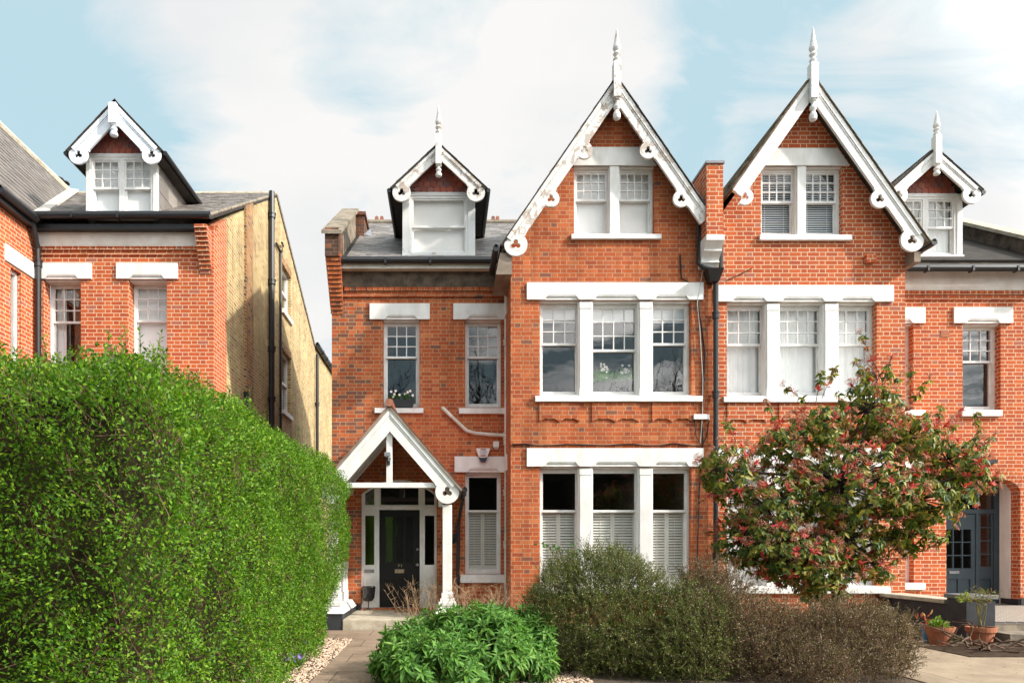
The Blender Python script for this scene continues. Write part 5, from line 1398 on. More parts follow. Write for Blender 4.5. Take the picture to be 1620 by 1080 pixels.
# ---------------------------------------------------------------- the clipped hedge
hedge = thing('hedge', 'tall clipped green privet hedge along the left side of the path', 'hedge', (-3.2, -5.2, 0))
hb = rbox((-3.3, -5.05, 1.02), (1.56, 4.30, 1.74), 0.34)
def hf(p): return hb(p) - 0.07*np.clip((p[:, 1]+9.0)/1.2, 0, 1)*np.clip((-1.5-p[:, 1])/2.5, 0, 1)*np.clip(p[:, 2]-1.6, 0, 1) + 0.085*sines(p, 5, ((0.9, 0.9), (2.4, 0.75), (5.0, 0.65), (9.0, 0.5))) + 0.05*np.clip(0.8-p[:, 2], 0, 1) + 0.42*np.clip(1.25-p[:, 2], 0, 1)*np.clip((p[:, 1]+3.4)/2.2, 0, 1)
cam = np.array((0, -CAMD, EH))
vis = lambda q: (q[:, 0] > -4.7) & ((q[:, 2] > 0.02)) & ((q[:, 0] > -2.5) | (q[:, 1] < -8.2) | (q[:, 2] > 2.0))
Q = shell_points(hf, (-5.0, -9.8, 0.02), (-1.5, -0.6, 3.1), 225000, 0.30, 0.02, 3, 1.3, vis)
G = grad(hf, Q)
# leaves gather in little upright sprays
spr = unit(G*0.75 + np.array((0, 0, 0.55)) + 0.5*np.stack([sines(Q, 20+i, ((7, 1), (15, .8))) for i in range(3)], 1))
D = unit(spr + RG.normal(size=Q.shape)*0.55)
Nn = unit(np.array((0, 0, 0.7)) + G*0.5 + RG.normal(size=Q.shape)*0.45)
dist = np.linalg.norm(Q-cam, axis=1)
Ls = RG.uniform(0.022, 0.043, len(Q))
M['hedge_leaf'] = leafmat('privet_leaf', [(0, (0.026, 0.085, 0.008)), (0.35, (0.070, 0.175, 0.012)), (0.7, (0.14, 0.28, 0.016)), (0.9, (0.25, 0.38, 0.03)), (0.97, (0.34, 0.38, 0.10)), (1, (0.40, 0.30, 0.12))], rough=0.5, transl=0.36, clump_scale=1.6, spec=0.25)
leaf_mesh('foliage', Q, D, Nn, Ls, Ls*0.52, M['hedge_leaf'], hedge, 0.1)
core = MB()
def blob(f, lo, hi, step, off):
    pass
# brown inner twigs and a dark heart that stops light passing through
q = shell_points(hf, (-5.0, -9.8, 0.02), (-1.5, -0.6, 3.0), 6500, 0.36, -0.03, 9, 0.8, vis); g = grad(hf, q)
segs = []
for p, n_ in zip(q, g):
    d = Vector(n_)*0.5 + Vector((0, 0, 0.6)) + Vector(RG.normal(size=3))*0.55; d.normalize(); l = RG.uniform(0.10, 0.28)
    p = Vector(p); segs.append(([p - d*l*0.6, p + d*l*0.4 + Vector(RG.normal(size=3))*0.01], [0.004, 0.002]))
hedge_segs = segs
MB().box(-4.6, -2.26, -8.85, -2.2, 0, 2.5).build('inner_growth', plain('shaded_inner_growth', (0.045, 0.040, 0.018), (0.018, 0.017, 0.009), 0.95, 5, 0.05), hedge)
# shoots that have escaped the shears
segs = []; lp = []; ld = []
for i in range(620):
    if i < 420: x = RG.uniform(-4.4, -1.85); y = RG.uniform(-9.0, -1.2); z = 2.66
    else: x = RG.uniform(-4.4, -1.8); y = -9.15 + RG.uniform(-0.1, 0.6); z = RG.uniform(2.3, 2.66)
    h = RG.uniform(0.10, 0.30)*(1.35 if RG.uniform() < 0.12 else 1)
    p = Vector((x, y, z)); t = p + Vector((RG.normal()*0.05, RG.normal()*0.05, h))
    segs.append(([p, t], [0.003, 0.0015]))
    for k in range(int(h/0.022)):
        u = k/(h/0.022); b = p.lerp(t, u); a = k*2.4
        lp.append(b); ld.append(Vector((math.cos(a), math.sin(a), 0.9)))
twigs('twigs', hedge_segs + segs, M['twig_brown'], hedge, 3)
lp = np.array(lp); ld = np.array(ld)
leaf_mesh('foliage', lp, ld, unit(np.array((0, 0, 1.0)) + RG.normal(size=lp.shape)*0.4), RG.uniform(0.028, 0.048, len(lp)), 0.02, M['hedge_leaf'], hedge, 0.1)

# ---------------------------------------------------------------- rounded green shrub by the path
shrub = thing('shrub', 'rounded bright green shrub with long pointed leaves beside the path', 'shrub', (0.31, -5.6, 0))
sf_ = ellipsoids([((0.32, -5.55, 0.30), (0.98, 1.0, 0.62)), ((-0.12, -5.7, 0.18), (0.56, 0.8, 0.50)), ((0.80, -5.6, 0.2), (0.50, 0.7, 0.46))])
sf = lambda p: sf_(p) + 0.07*sines(p, 8, ((1.5, 1), (3.5, .9), (6, .5)))
tips = shell_points(sf, (-1.0, -6.9, 0.03), (1.6, -4.4, 1.1), 760, 0.20, 0.02, 21, 1.0)
g = grad(sf, tips)
LP, LD, LN, LL = [], [], [], []; segs = []
for p, n_ in zip(tips, g):
    n_ = Vector(n_); p = Vector(p); ax = (n_*0.7 + Vector((0, 0, 0.55)) + Vector(RG.normal(size=3))*0.25).normalized()
    segs.append(([p - ax*0.3, p], [0.005, 0.003]))
    q = ax.orthogonal().normalized(); w = ax.cross(q); a0 = RG.uniform(0, 6.28)
    for ring, (cnt, tilt, ll, back) in enumerate(((4, 0.4, 0.07, 0.0), (5, 0.95, 0.11, 0.03), (5, 1.35, 0.135, 0.07), (4, 1.65, 0.14, 0.12))):
        for k in range(cnt):
            a = a0 + ring*0.7 + k*6.283/cnt + RG.normal()*0.15; rad = q*math.cos(a) + w*math.sin(a)
            d = ax*math.cos(tilt) + rad*math.sin(tilt) - Vector((0, 0, 0.25*ring*0.5))
            LP.append(p - ax*back); LD.append(d); LN.append(ax*math.sin(tilt) - rad*math.cos(tilt) + Vector((0, 0, 0.3))); LL.append(ll*RG.uniform(0.6, 1.3))
M['shrub_leaf'] = leafmat('pointed_green_leaf', [(0, (0.040, 0.125, 0.018)), (0.4, (0.085, 0.22, 0.030)), (0.78, (0.15, 0.31, 0.050)), (0.93, (0.25, 0.38, 0.10)), (1, (0.42, 0.40, 0.10))], rough=0.55, transl=0.28, clump_scale=2.0)
LL = np.array(LL)
leaf_mesh('foliage', np.array(LP), np.array(LD), np.array(LN), LL, LL*0.29, M['shrub_leaf'], shrub, 0.32, simple=False)
twigs('stems', segs + [([Vector((0.31+RG.normal()*0.15, -5.6+RG.normal()*0.15, 0)), Vector((0.31+math.cos(a)*0.6, -5.6+math.sin(a)*0.6, 0.5))], [0.012, 0.006]) for a in np.linspace(0, 6.2, 14)], M['twig_brown'], shrub)

# ---------------------------------------------------------------- two fine-leaved twiggy shrubs
M['bud'] = leafmat('pale_bud', [(0, (0.42, 0.34, 0.22)), (0.6, (0.60, 0.50, 0.36)), (1, (0.75, 0.68, 0.55))], rough=0.6, transl=0.3)
def twiggy(name, label, lobes, n, ntw, stops, lo, hi, seed, tmat, loc, ll=(0.012, 0.024), spray=0.16, tz=0.55):
    t = thing(name, label, 'shrub', loc)
    ff_ = ellipsoids(lobes); ff = lambda p: ff_(p) + 0.06*sines(p, seed, ((1.8, 1), (4.5, .7), (9, .4)))
    Q = shell_points(ff, lo, hi, ntw, 0.75, 0.0, seed, 0.9); G = grad(ff, Q)
    segs = []; lp = []; ldd = []
    per = int(n/ntw)
    for p, g in zip(Q, G):
        d = (Vector(g)*0.45 + Vector((0, 0, tz)) + Vector(RG.normal(size=3))*0.38).normalized(); l = RG.uniform(0.6, 1.25)*spray*(1.5 if RG.uniform() < 0.75 else 2.4)
        a = Vector(p) - d*l*0.45; b = Vector(p) + d*l*0.55; mid = a.lerp(b, 0.5) + Vector(RG.normal(size=3))*0.012
        segs.append(([a, mid, b], [0.0028, 0.0022, 0.0012]))
        side = d.orthogonal().normalized()
        sb = mid + (d + Vector(RG.normal(size=3))*0.6).normalized()*l*0.4
        segs.append(([mid, sb], [0.002, 0.001]))
        for k in range(per):
            u = RG.uniform(0.1, 1.0)
            base = (a.lerp(mid, u*2) if u < 0.5 else mid.lerp(b, u*2-1)) if k % 3 else mid.lerp(sb, u)
            lp.append(base + Vector(RG.normal(size=3))*0.006); ldd.append(d*0.7 + Vector(RG.normal(size=3))*0.8)
    lp = np.array(lp); ldd = np.array(ldd)
    mm = leafmat(name+'_leaf_'+str(seed), stops, rough=0.5, transl=0.2, clump_scale=1.1, spec=0.3)
    L_ = RG.uniform(ll[0], ll[1], len(lp))
    leaf_mesh('foliage', lp, ldd, RG.normal(size=lp.shape) + np.array((0, -0.3, 0.8)), L_, L_*0.45, mm, t, 0.0)
    nb = 11000; ib = RG.integers(len(lp), size=nb)
    leaf_mesh('buds', lp[ib] + RG.normal(size=(nb, 3))*0.012, RG.normal(size=(nb, 3)), RG.normal(size=(nb, 3)) + np.array((0.3, -0.8, 0.5)), 0.013, 0.010, M['bud'], t)
    c0 = Vector(loc)
    for k in range(60):
        i = RG.integers(len(Q)); e = Vector(Q[i]); b = c0 + Vector((RG.normal()*0.15, RG.normal()*0.12, 0)); md = b.lerp(e, 0.5) + Vector((RG.normal()*0.06, RG.normal()*0.06, 0.05))
        segs.append(([b, md, e], [0.012, 0.007, 0.003]))
    twigs('twigs', segs, tmat, t, 3)
    return t
twiggy('shrub', 'large dark olive shrub with tiny leaves below the middle bay window', [((1.85, -5.0, 0.45), (0.95, 0.85, 0.95)), ((1.5, -5.0, 0.35), (0.55, 0.7, 0.78)), ((2.75, -5.2, 0.3), (0.75, 0.8, 0.72))], 185000, 5600,
       [(0, (0.030, 0.064, 0.010)), (0.4, (0.085, 0.135, 0.018)), (0.75, (0.17, 0.21, 0.028)), (0.93, (0.20, 0.145, 0.04)), (1, (0.54, 0.50, 0.32))], (0.4, -6.4, 0.02), (3.8, -3.9, 1.75), 31, plain('olive_twig', (0.12,0.09,0.05), (0.06,0.05,0.028), 0.85, 14, 0.15, bmp=0), (1.95, -5.0, 0))
twiggy('shrub', 'sprawling brownish purple twiggy shrub in front of the red-tipped tree', [((3.5, -5.3, 0.25), (1.0, 0.8, 0.68)), ((3.25, -5.0, 0.40), (0.55, 0.7, 0.82)), ((4.5, -5.3, 0.2), (0.85, 0.8, 0.66)), ((3.9, -5.5, 0.2), (1.3, 0.7, 0.55))], 150000, 5400,
       [(0, (0.052, 0.040, 0.018)), (0.3, (0.115, 0.080, 0.032)), (0.55, (0.105, 0.115, 0.030)), (0.85, (0.26, 0.155, 0.085)), (1, (0.62, 0.48, 0.34))], (2.3, -6.4, 0.02), (5.6, -4.2, 1.3), 37, plain('reddish_twig', (0.17, 0.095, 0.065), (0.08, 0.045, 0.032), 0.85, 14, 0.15, bmp=0), (3.9, -5.3, 0))

# ---------------------------------------------------------------- red-tipped tree
YT = -3.3
def tp(px, py, dy=0.0): return Vector((PX(px, YT+dy), YT+dy, PZ(py, YT+dy)))
tree = thing('tree', 'red-tipped evergreen tree with flat pinkish flower heads in front of the right house', 'tree', tp(1322, 1010)*1.0)
tree.location.z = 0
lobes_px = [(1330, 765, 125, 80), (1372, 645, 52, 62), (1388, 598, 24, 36), (1295, 672, 42, 42), (1235, 705, 46, 42), (1148, 745, 46, 52), (1215, 800, 80, 66), (1437, 690, 50, 46),
            (1500, 730, 52, 50), (1530, 750, 32, 38), (1455, 790, 70, 52), (1260, 880, 70, 52), (1175, 850, 55, 50), (1225, 870, 70, 50),  (1340, 850, 75, 45), (1440, 845, 48, 32), (1300, 930, 45, 30), (1285, 900, 75, 38), (1375, 890, 45, 34)]
sc = S(YT)
trunk0 = Vector((tp(1322, 1010).x, YT, 0.0))
segs = []
fork = tp(1318, 850); fork2 = tp(1335, 760)
trunk = MB().tube([trunk0, trunk0.lerp(fork, 0.5)+Vector((0.03, 0.02, 0)), fork, fork2], [0.075, 0.062, 0.05, 0.042], 9)
whorls = []
for i, (px, py, rx, ry) in enumerate(lobes_px):
    c = tp(px, py, RG.normal()*0.15); rx *= 0.93/sc; ry *= 0.95/sc; rz = 0.55*(rx+ry)+0.25
    start = fork.lerp(fork2, RG.uniform(0, 1)) if py < 820 else trunk0.lerp(fork, RG.uniform(0.55, 1.0))
    md = start.lerp(c, 0.5) + Vector((RG.normal()*0.08, RG.normal()*0.08, 0.10))
    segs.append(([start, md, c], [0.032, 0.022, 0.012]))
    m_ = int(240*rx*ry/(0.55*0.55))+14
    for k in range(m_):
        v = RG.normal(size=3); v /= np.linalg.norm(v); rr = RG.uniform(0.35, 1.05)**0.6
        p = c + Vector((v[0]*rx*rr, v[1]*rz*rr, v[2]*ry*rr))
        if rr > 0.55 and sines(np.array([tuple(p)]), 91, ((2.2, 1.0), (4.6, .8)))[0] < -0.85: continue
        whorls.append((p, Vector((v[0], v[1]*0.8, v[2]*0.7+0.55)).normalized(), rr, c))
        if k % 3 == 0: segs.append(([c.lerp(p, 0.1), c.lerp(p, 0.6)+Vector((0, 0, 0.03)), p], [0.008, 0.005, 0.003]))
# long shoots standing clear of the crown
for (px, py, qx, qy) in ((1395, 600, 1362, 530), (1395, 610, 1412, 560), (1372, 620, 1352, 565), (1290, 640, 1300, 585), (1280, 640, 1243, 612), (1300, 630, 1322, 580), (1230, 680, 1210, 630), (1440, 640, 1470, 600), (1440, 640, 1440, 585), (1500, 690, 1520, 650), (1535, 730, 1570, 690), (1535, 760, 1566, 775), (1165, 700, 1150, 668), (1130, 740, 1105, 760), (1140, 770, 1100, 800), (1480, 690, 1490, 640), (1550, 700, 1545, 650)):
    a, b = tp(px, py, RG.normal()*0.2), tp(qx, qy, RG.normal()*0.25)
    segs.append(([a, b], [0.006, 0.003]))
    d = (b-a).normalized()
    for u in (0.45, 0.75, 1.0): whorls.append((a.lerp(b, u), d, 1.0 if u == 1.0 else 0.9, a))
trunk_o = trunk.build('trunk', M['bark'], tree, smooth=True)
twigs('branches', segs, M['bark'], tree, 6)
sets = {'green': [], 'red': [], 'mix': []}; flowers = []
for (p, ax, rr, c) in whorls:
    outer = rr > 0.82
    r = RG.uniform()
    up = p.z > c.z
    kind = 'green'
    if outer: kind = 'red' if r < 0.26 else ('mix' if r < 0.42 else 'green')
    q = ax.orthogonal().normalized(); w = ax.cross(q); a0 = RG.uniform(0, 6.28)
    cnt = RG.integers(6, 10)
    for k in range(cnt):
        a = a0 + k*2.4; rad = q*math.cos(a) + w*math.sin(a)
        if kind == 'red': tilt = RG.uniform(0.3, 1.2); ll = RG.uniform(0.06, 0.11); dr = 0.0
        else: tilt = RG.uniform(0.9, 2.0); ll = RG.uniform(0.07, 0.12) if kind == 'green' else RG.uniform(0.06, 0.09); dr = 0.85
        d = ax*math.cos(tilt) + rad*math.sin(tilt) - Vector((0, 0, dr))
        nn = ax*math.sin(tilt) - rad*math.cos(tilt)
        sets[kind].append((p - ax*RG.uniform(0, 0.07), d, nn, ll))
    if outer and RG.uniform() < (0.5 if up else 0.2): flowers.append((p + ax*0.06, ax))
tm = {'green': leafmat('evergreen_leaf', [(0, (0.024, 0.058, 0.012)), (0.30, (0.060, 0.110, 0.018)), (0.55, (0.15, 0.19, 0.028)), (0.8, (0.33, 0.31, 0.05)), (1, (0.50, 0.28, 0.08))], rough=0.42, transl=0.3, clump_scale=2.2, spec=0.3),
      'red': leafmat('young_red_leaf', [(0, (0.28, 0.025, 0.030)), (0.5, (0.52, 0.050, 0.055)), (0.8, (0.60, 0.15, 0.11)), (1, (0.50, 0.18, 0.07))], rough=0.42, transl=0.35, clump_scale=2.2, spec=0.3),
      'mix': leafmat('bronze_leaf', [(0, (0.22, 0.060, 0.035)), (0.5, (0.42, 0.13, 0.065)), (0.85, (0.50, 0.22, 0.09)), (1, (0.28, 0.20, 0.05))], rough=0.42, transl=0.32, clump_scale=2.2, spec=0.3)}
crown = None
for kd, arr in sets.items():
    A = [np.array([tuple(x[i]) for x in arr]) for i in range(3)]; L_ = np.array([x[3] for x in arr])
    leaf_mesh('crown', A[0], A[1], A[2], L_, L_*(0.42 if kd == 'green' else 0.32), tm[kd], tree, 0.18, simple=False)
# flat flower heads: clouds of tiny buds on fine stalks
bp = []; bd = []; segs = []
for p, ax in flowers:
    q = ax.orthogonal().normalized(); w = ax.cross(q); R_ = RG.uniform(0.05, 0.085)
    for k in range(70):
        a = RG.uniform(0, 6.28); r = R_*math.sqrt(RG.uniform()); b = p + (q*math.cos(a)+w*math.sin(a))*r + ax*(0.03 - 0.25*r + RG.normal()*0.006)
        bp.append(b); bd.append(Vector(RG.normal(size=3)))
        if k % 5 == 0: segs.append(([p - ax*0.05, b], [0.0015, 0.001]))
bp = np.array([tuple(x) for x in bp]); bd = np.array([tuple(x) for x in bd])
leaf_mesh('flower_heads', bp, bd, RG.normal(size=bp.shape), 0.014, 0.011, leafmat('flower_bud', [(0, (0.36, 0.12, 0.075)), (0.5, (0.52, 0.22, 0.14)), (1, (0.64, 0.35, 0.25))], rough=0.7, transl=0.2), tree)
twigs('flower_stalks', segs, M['twig_brown'], tree, 3)

# ---------------------------------------------------------------- dead stems by the porch, rose spray, flower pots and small things
dead = thing('dead_plant', 'dry tan dead stems standing under the ground floor window by the porch', 'plant', (0.15, -0.5, 0))
segs = []
for i in range(200):
    x = PX(RG.uniform(640, 815), -0.5); y = RG.uniform(-1.0, 0.6)
    b = Vector((x, y, 0.0)); h = RG.uniform(0.40, 0.82)*(1.25 if RG.uniform() < 0.1 else 1); lean = Vector((RG.normal()*0.22, RG.normal()*0.12, h))
    m_ = b + lean*0.55 + Vector((RG.normal()*0.03, 0, 0)); e = b + lean
    segs.append(([b, m_, e], [0.0035, 0.003, 0.0015]))
    for k in range(3):
        u = RG.uniform(0.4, 0.95); s0 = m_.lerp(e, u); segs.append(([s0, s0 + Vector((RG.normal()*0.09, RG.normal()*0.06, RG.uniform(0.02, 0.14)))], [0.003, 0.0012]))
twigs('stems', segs, M['twig_tan'], dead, 4)
rose = thing('climbing_rose', 'thin leafy rose spray reaching across the left shutter of the middle bay', 'plant', (1.75, -0.6, 0))
segs = []; lp = []; ld = []
path_ = [Vector((PX(x, -0.6), -0.6, PZ(y, -0.6))) for x, y in ((935, 1000), (930, 930), (918, 880), (900, 872), (880, 866), (862, 862), (852, 858))]
segs.append((path_, [0.007, 0.006, 0.005, 0.004, 0.004, 0.003, 0.002]))
p2 = [Vector((PX(x, -0.6), -0.6, PZ(y, -0.6))) for x, y in ((918, 890), (908, 872), (903, 858))]; segs.append((p2, 0.003))
for pth_ in (path_[2:], p2):
    for a, b in zip(pth_[:-1], pth_[1:]):
        for k in range(7):
            lp.append(a.lerp(b, RG.uniform()) + Vector((RG.normal()*0.02, RG.normal()*0.03, RG.normal()*0.03))); ld.append(Vector((RG.normal(), RG.normal()*0.6, RG.normal()*0.5-0.3)))
twigs('stems', segs, M['twig_brown'], rose, 5)
leaf_mesh('foliage', np.array([tuple(x) for x in lp]), np.array([tuple(x) for x in ld]), RG.normal(size=(len(lp), 3))+np.array((0, -1, 0.4)), RG.uniform(0.05, 0.08, len(lp)), 0.042, leafmat('rose_leaf', [(0, (0.03, 0.13, 0.03)), (0.7, (0.06, 0.22, 0.05)), (1, (0.22, 0.24, 0.05))]), rose, 0.1, simple=False)

def leafy(name, parent, c, r, n, ll, mat, up=0.6, ratio=0.45, seed=0, flat=1.0):
    rg = np.random.default_rng(seed+100); v = rg.normal(size=(n, 3)); v = unit(v); v[:, 2] = np.abs(v[:, 2])*flat
    P_ = np.array(c) + v*r*rg.uniform(0.3, 1.0, (n, 1)); D_ = v + np.array((0, 0, up)) + rg.normal(size=(n, 3))*0.4
    L_ = rg.uniform(ll*0.7, ll*1.3, n)
    return leaf_mesh(name, P_, D_, np.array((0, 0, 1.0)) + rg.normal(size=(n, 3))*0.5, L_, L_*ratio, mat, parent, 0.2, simple=False)

# window box with white flowers on the sill
yb = P-0.02
wb = thing('window_box', 'dark window box of white flowers on the sill above the porch', 'window box', (PX(632, yb), yb, PZ(645, yb)))
b0, b1 = PX(611, yb), PX(655, yb); zt_, zb_ = PZ(632, yb), PZ(644.5, yb)
MB().add([(b0+0.03, yb-0.045, zb_), (b1-0.03, yb-0.045, zb_), (b1-0.03, yb+0.10, zb_), (b0+0.03, yb+0.10, zb_), (b0, yb-0.06, zt_), (b1, yb-0.06, zt_), (b1, yb+0.115, zt_), (b0, yb+0.115, zt_)],
         [(0,3,2,1),(0,1,5,4),(1,2,6,5),(2,3,7,6),(3,0,4,7),(4,5,6,7)]).build('trough', M['planter_dark'], wb, bevel=0.006)
lf_ = leafy('foliage', wb, (PX(624, yb), yb+0.02, zt_), 0.12, 90, 0.05, M['leaf_small'], seed=1); leafy('foliage', wb, (PX(644, yb), yb+0.02, zt_), 0.12, 90, 0.05, M['leaf_small'], seed=2)
def blooms(parent, pts, r, mat):
    for p in pts:
        mb = MB(); p = Vector(p)
        for k in range(7):
            a = k*0.8976; d = Vector((math.cos(a), -0.5, math.sin(a))).normalized()
            e = p + d*r; s_ = d.cross(Vector((0, 1, 0))).normalized()*r*0.42
            mb.add([p, p+d*r*0.6+s_, e, p+d*r*0.6-s_], [(0, 1, 2, 3)])
        mb.build('flower', mat, parent, recalc=False)
blooms(wb, [(PX(x, yb-.05), yb-0.05, PZ(y, yb)) for x, y in ((619, 620), (624, 624), (626, 619), (632, 625), (645, 621), (649, 619), (653, 626), (641, 624), (622, 628))], 0.032, M['petal'])
# two planters inside the middle first-floor window
yi = 0.50
for k, (xa_, xb_, lab) in enumerate(((938, 967, 'dark planter of white flowers behind the middle window, the left one'), (971, 1001, 'dark planter of white flowers behind the middle window, the right one'))):
    t = thing('window_planter', lab, 'planter', ((PX(xa_, yi)+PX(xb_, yi))/2, yi, PZ(626, yi)), 'planters inside the bay window')
    MB().box(PX(xa_, yi), PX(xb_, yi), yi-0.07, yi+0.07, PZ(630, yi), PZ(606, yi)).build('trough', M['planter_dark'], t, bevel=0.006)
    leafy('foliage', t, ((PX(xa_, yi)+PX(xb_, yi))/2, yi, PZ(606, yi)), 0.20, 320, 0.12, leafmat('bulb_leaf_%d' % k, [(0, (0.09, 0.30, 0.03)), (1, (0.26, 0.58, 0.07))]), up=0.9, ratio=0.3, seed=5+k)
    blooms(t, [((PX(xa_, yi)+PX(xb_, yi))/2 + RG.normal()*0.05, yi-0.14+RG.normal()*0.03, PZ(586, yi)+RG.normal()*0.07) for _ in range(14)], 0.030, M['petal'])
# shelf that carries them
# hanging baskets behind the right porch post
for px_, py_, lab in ((713, 848, 'black hanging basket half hidden behind the right porch post'),):
    yk = P-0.22
    hbk = thing('hanging_basket', lab, 'basket', (PX(px_, yk), yk, PZ(py_, yk)))
    x, z = PX(px_, yk), PZ(py_, yk)
    MB().lathe([(0.19, z+0.06), (0.17, z-0.04), (0.11, z-0.13), (0.03, z-0.16)], x, yk, 14).build('bowl', M['black'], hbk)
    mb = MB()
    for a in range(3): mb.tube([(x+0.18*math.cos(a*2.1), yk+0.18*math.sin(a*2.1), z+0.06), (x, yk, z+0.38)], 0.006, 5)
    mb.tube([(x, yk, z+0.38), (x, P-0.01, z+0.42), (x, P-0.01, z+0.25)], 0.012, 6); mb.build('chain', M['black'], hbk)
# black bowl on a thin stand by the door
ybk = P-0.10; xk = PX(583, ybk)
bw = thing('bowl_planter', 'glossy black bowl on a thin stand to the left of the black front door', 'planter', (xk, ybk, 0.198))
z0_, z1_ = PZ(951, ybk), PZ(928, ybk)
gloss = plain('black_glaze', (0.008, 0.008, 0.009), (0.006, 0.006, 0.007), 0.12, 5, 0.6, bmp=0)
MB().lathe([(0.02, z0_), (0.09, z0_+0.02), (0.125, z0_+0.09), (0.135, z0_+0.2), (0.14, z1_), (0.148, z1_+0.012), (0.13, z1_+0.014), (0.12, z1_-0.06), (0.02, z1_-0.06)], xk, ybk, 20).build('bowl', gloss, bw, smooth=True)
mb = MB().tube([(xk, ybk, z0_), (xk, ybk, 0.24)], 0.011, 6)
for a in range(4): mb.tube([(xk, ybk, 0.26), (xk+0.11*math.cos(a*1.57+.4), ybk+0.09*math.sin(a*1.57+.4), 0.204)], 0.009, 5)
mb.build('stand', M['black'], bw)
mat_ = MB().box(PX(624, 0.95), PX(664, 0.95), 0.72, 1.12, 0.199, 0.215).build('doormat', plain('coir_mat', (0.40, 0.27, 0.16), (0.28, 0.18, 0.10), 0.95, 40, 0.1, bmp=0.8)); tag(mat_, 'tan coir doormat on the step before the black front door', 'doormat')
# purple crocuses by the hedge foot
for x, y, lab in ((-1.92, -3.6, 'clump of purple flowers at the hedge foot nearest the porch'), (-1.80, -5.1, 'clump of pale purple flowers at the hedge foot nearer the street')):
    t = thing('flower_clump', lab, 'flowers', (x, y, 0))
    leafy('foliage', t, (x, y, 0.02), 0.10, 60, 0.12, M['leaf_small'], up=1.2, ratio=0.12, seed=int(-y*10))
    blooms(t, [(x+RG.normal()*0.05, y-0.03+RG.normal()*0.04, 0.14+RG.normal()*0.03) for _ in range(9)], 0.04, M['petal_purple'])

# wind-blown leaves and crumbs on the paving
nl = 420; lx_ = np.concatenate([RG.uniform(-1.45, 0.3, 200), RG.uniform(5.3, 9.5, 220)]); ly_ = np.concatenate([RG.uniform(-7, -0.9, 200), RG.uniform(-7.5, -2.95, 220)])
lit = leaf_mesh('leaf_litter', np.stack([lx_, ly_, np.full(nl, 0.017)], 1), np.stack([RG.normal(size=nl), RG.normal(size=nl), RG.normal(size=nl)*0.12], 1), RG.normal(size=(nl, 3))*0.15+np.array((0, 0, 1.0)), RG.uniform(0.012, 0.045, nl), RG.uniform(0.008, 0.02, nl), leafmat('dry_leaf', [(0, (0.05, 0.03, 0.015)), (0.6, (0.14, 0.08, 0.035)), (1, (0.26, 0.17, 0.07))], transl=0.1))
tag(lit, 'dry brown leaves scattered over the path and forecourt', 'leaves', kind='stuff')
# ---------------------------------------------------------------- right hand forecourt
lw_ = thing('garden_wall', 'low black painted wall with pale coping beside the right hand steps', 'wall', (8.2, -1.2, 0))
w0, w1 = PX(1528, -2.35), PX(1575, -2.35)
MB().box(w0, w1, -2.35, -1.9, -0.1, 0.66).box(w0+0.06, w1-0.06, -1.899, -0.04, -0.1, 0.56).build('wall_body', M['blackwall'], lw_, bevel=0.012)
MB().box(w0-0.03, w1+0.03, -2.38, -1.87, 0.661, 0.73).build('pier_cap', plain('grey_painted_cap', (0.20,0.20,0.21), (0.12,0.12,0.13), 0.6, 6, 0.3), lw_, bevel=0.012)
MB().box(w0-0.02, w1-0.02, -1.868, -0.04, 0.561, 0.63).build('coping', M['stone_pale'], lw_, bevel=0.012)
stp = thing('doorstep', 'tiled entrance steps in front of the blue grey double door', 'steps', (10.4, -0.5, 0))
def tile_mat():
    m, nt, b = new_mat('black_and_buff_tiles'); co = objco(nt)
    mp = nt.nodes.new('ShaderNodeMapping'); mp.inputs['Rotation'].default_value = (0, 0, 0.785); nt.links.new(co, mp.inputs[0])
    ck = nt.nodes.new('ShaderNodeTexChecker'); ck.inputs['Scale'].default_value = 7.5; ck.inputs[1].default_value = (0.50, 0.44, 0.36, 1); ck.inputs[2].default_value = (0.10, 0.09, 0.085, 1)
    nt.links.new(mp.outputs[0], ck.inputs[0]); nt.links.new(ck.outputs[0], b.inputs['Base Color']); b.inputs['Roughness'].default_value = 0.5
    return m
MB().box(w1+0.04, 12.4, -2.2, P+0.62, 0.262, 0.30).build('tiled_floor', tile_mat(), stp)
MB().box(w1+0.04, 12.4, -2.19, P+0.62, -0.05, 0.2615).build('riser', M['stone'], stp)
MB().box(w1+0.02, 12.4, -2.62, -2.191, -0.05, 0.15).build('lower_step', M['stone'], stp, bevel=0.01)
def pot(name, label, x, y, r, h, plant):
    t = thing(name, label, 'plant pot', (x, y, 0.01), 'terracotta pots by the steps')
    z = 0.01
    MB().lathe([(r*0.66, z), (r*0.9, z+h*0.74), (r*1.0, z+h*0.74), (r*1.03, z+h), (r*0.9, z+h), (r*0.86, z+h*0.8), (0.01, z+h*0.85)], x, y, 24).build('pot', M['terracotta'], t, smooth=False)
    MB().lathe([(0.001, z+h*0.88), (r*0.87, z+h*0.88)], x, y, 20, closed=False).build('soil', M['soil'], t)
    plant(t, x, y, z+h*0.88)
    return t
def pl1(t, x, y, z):
    leafy('foliage', t, (x-0.02, y, z), 0.15, 150, 0.06, leafmat('lime_leaf', [(0, (0.06, 0.16, 0.01)), (1, (0.24, 0.36, 0.04))]), up=0.4, ratio=0.6, seed=3)
    leafy('trailing_leaves', t, (x+0.12, y-0.17, z-0.15), 0.08, 40, 0.05, M['leaf_small'], up=-0.5, ratio=0.6, seed=4)
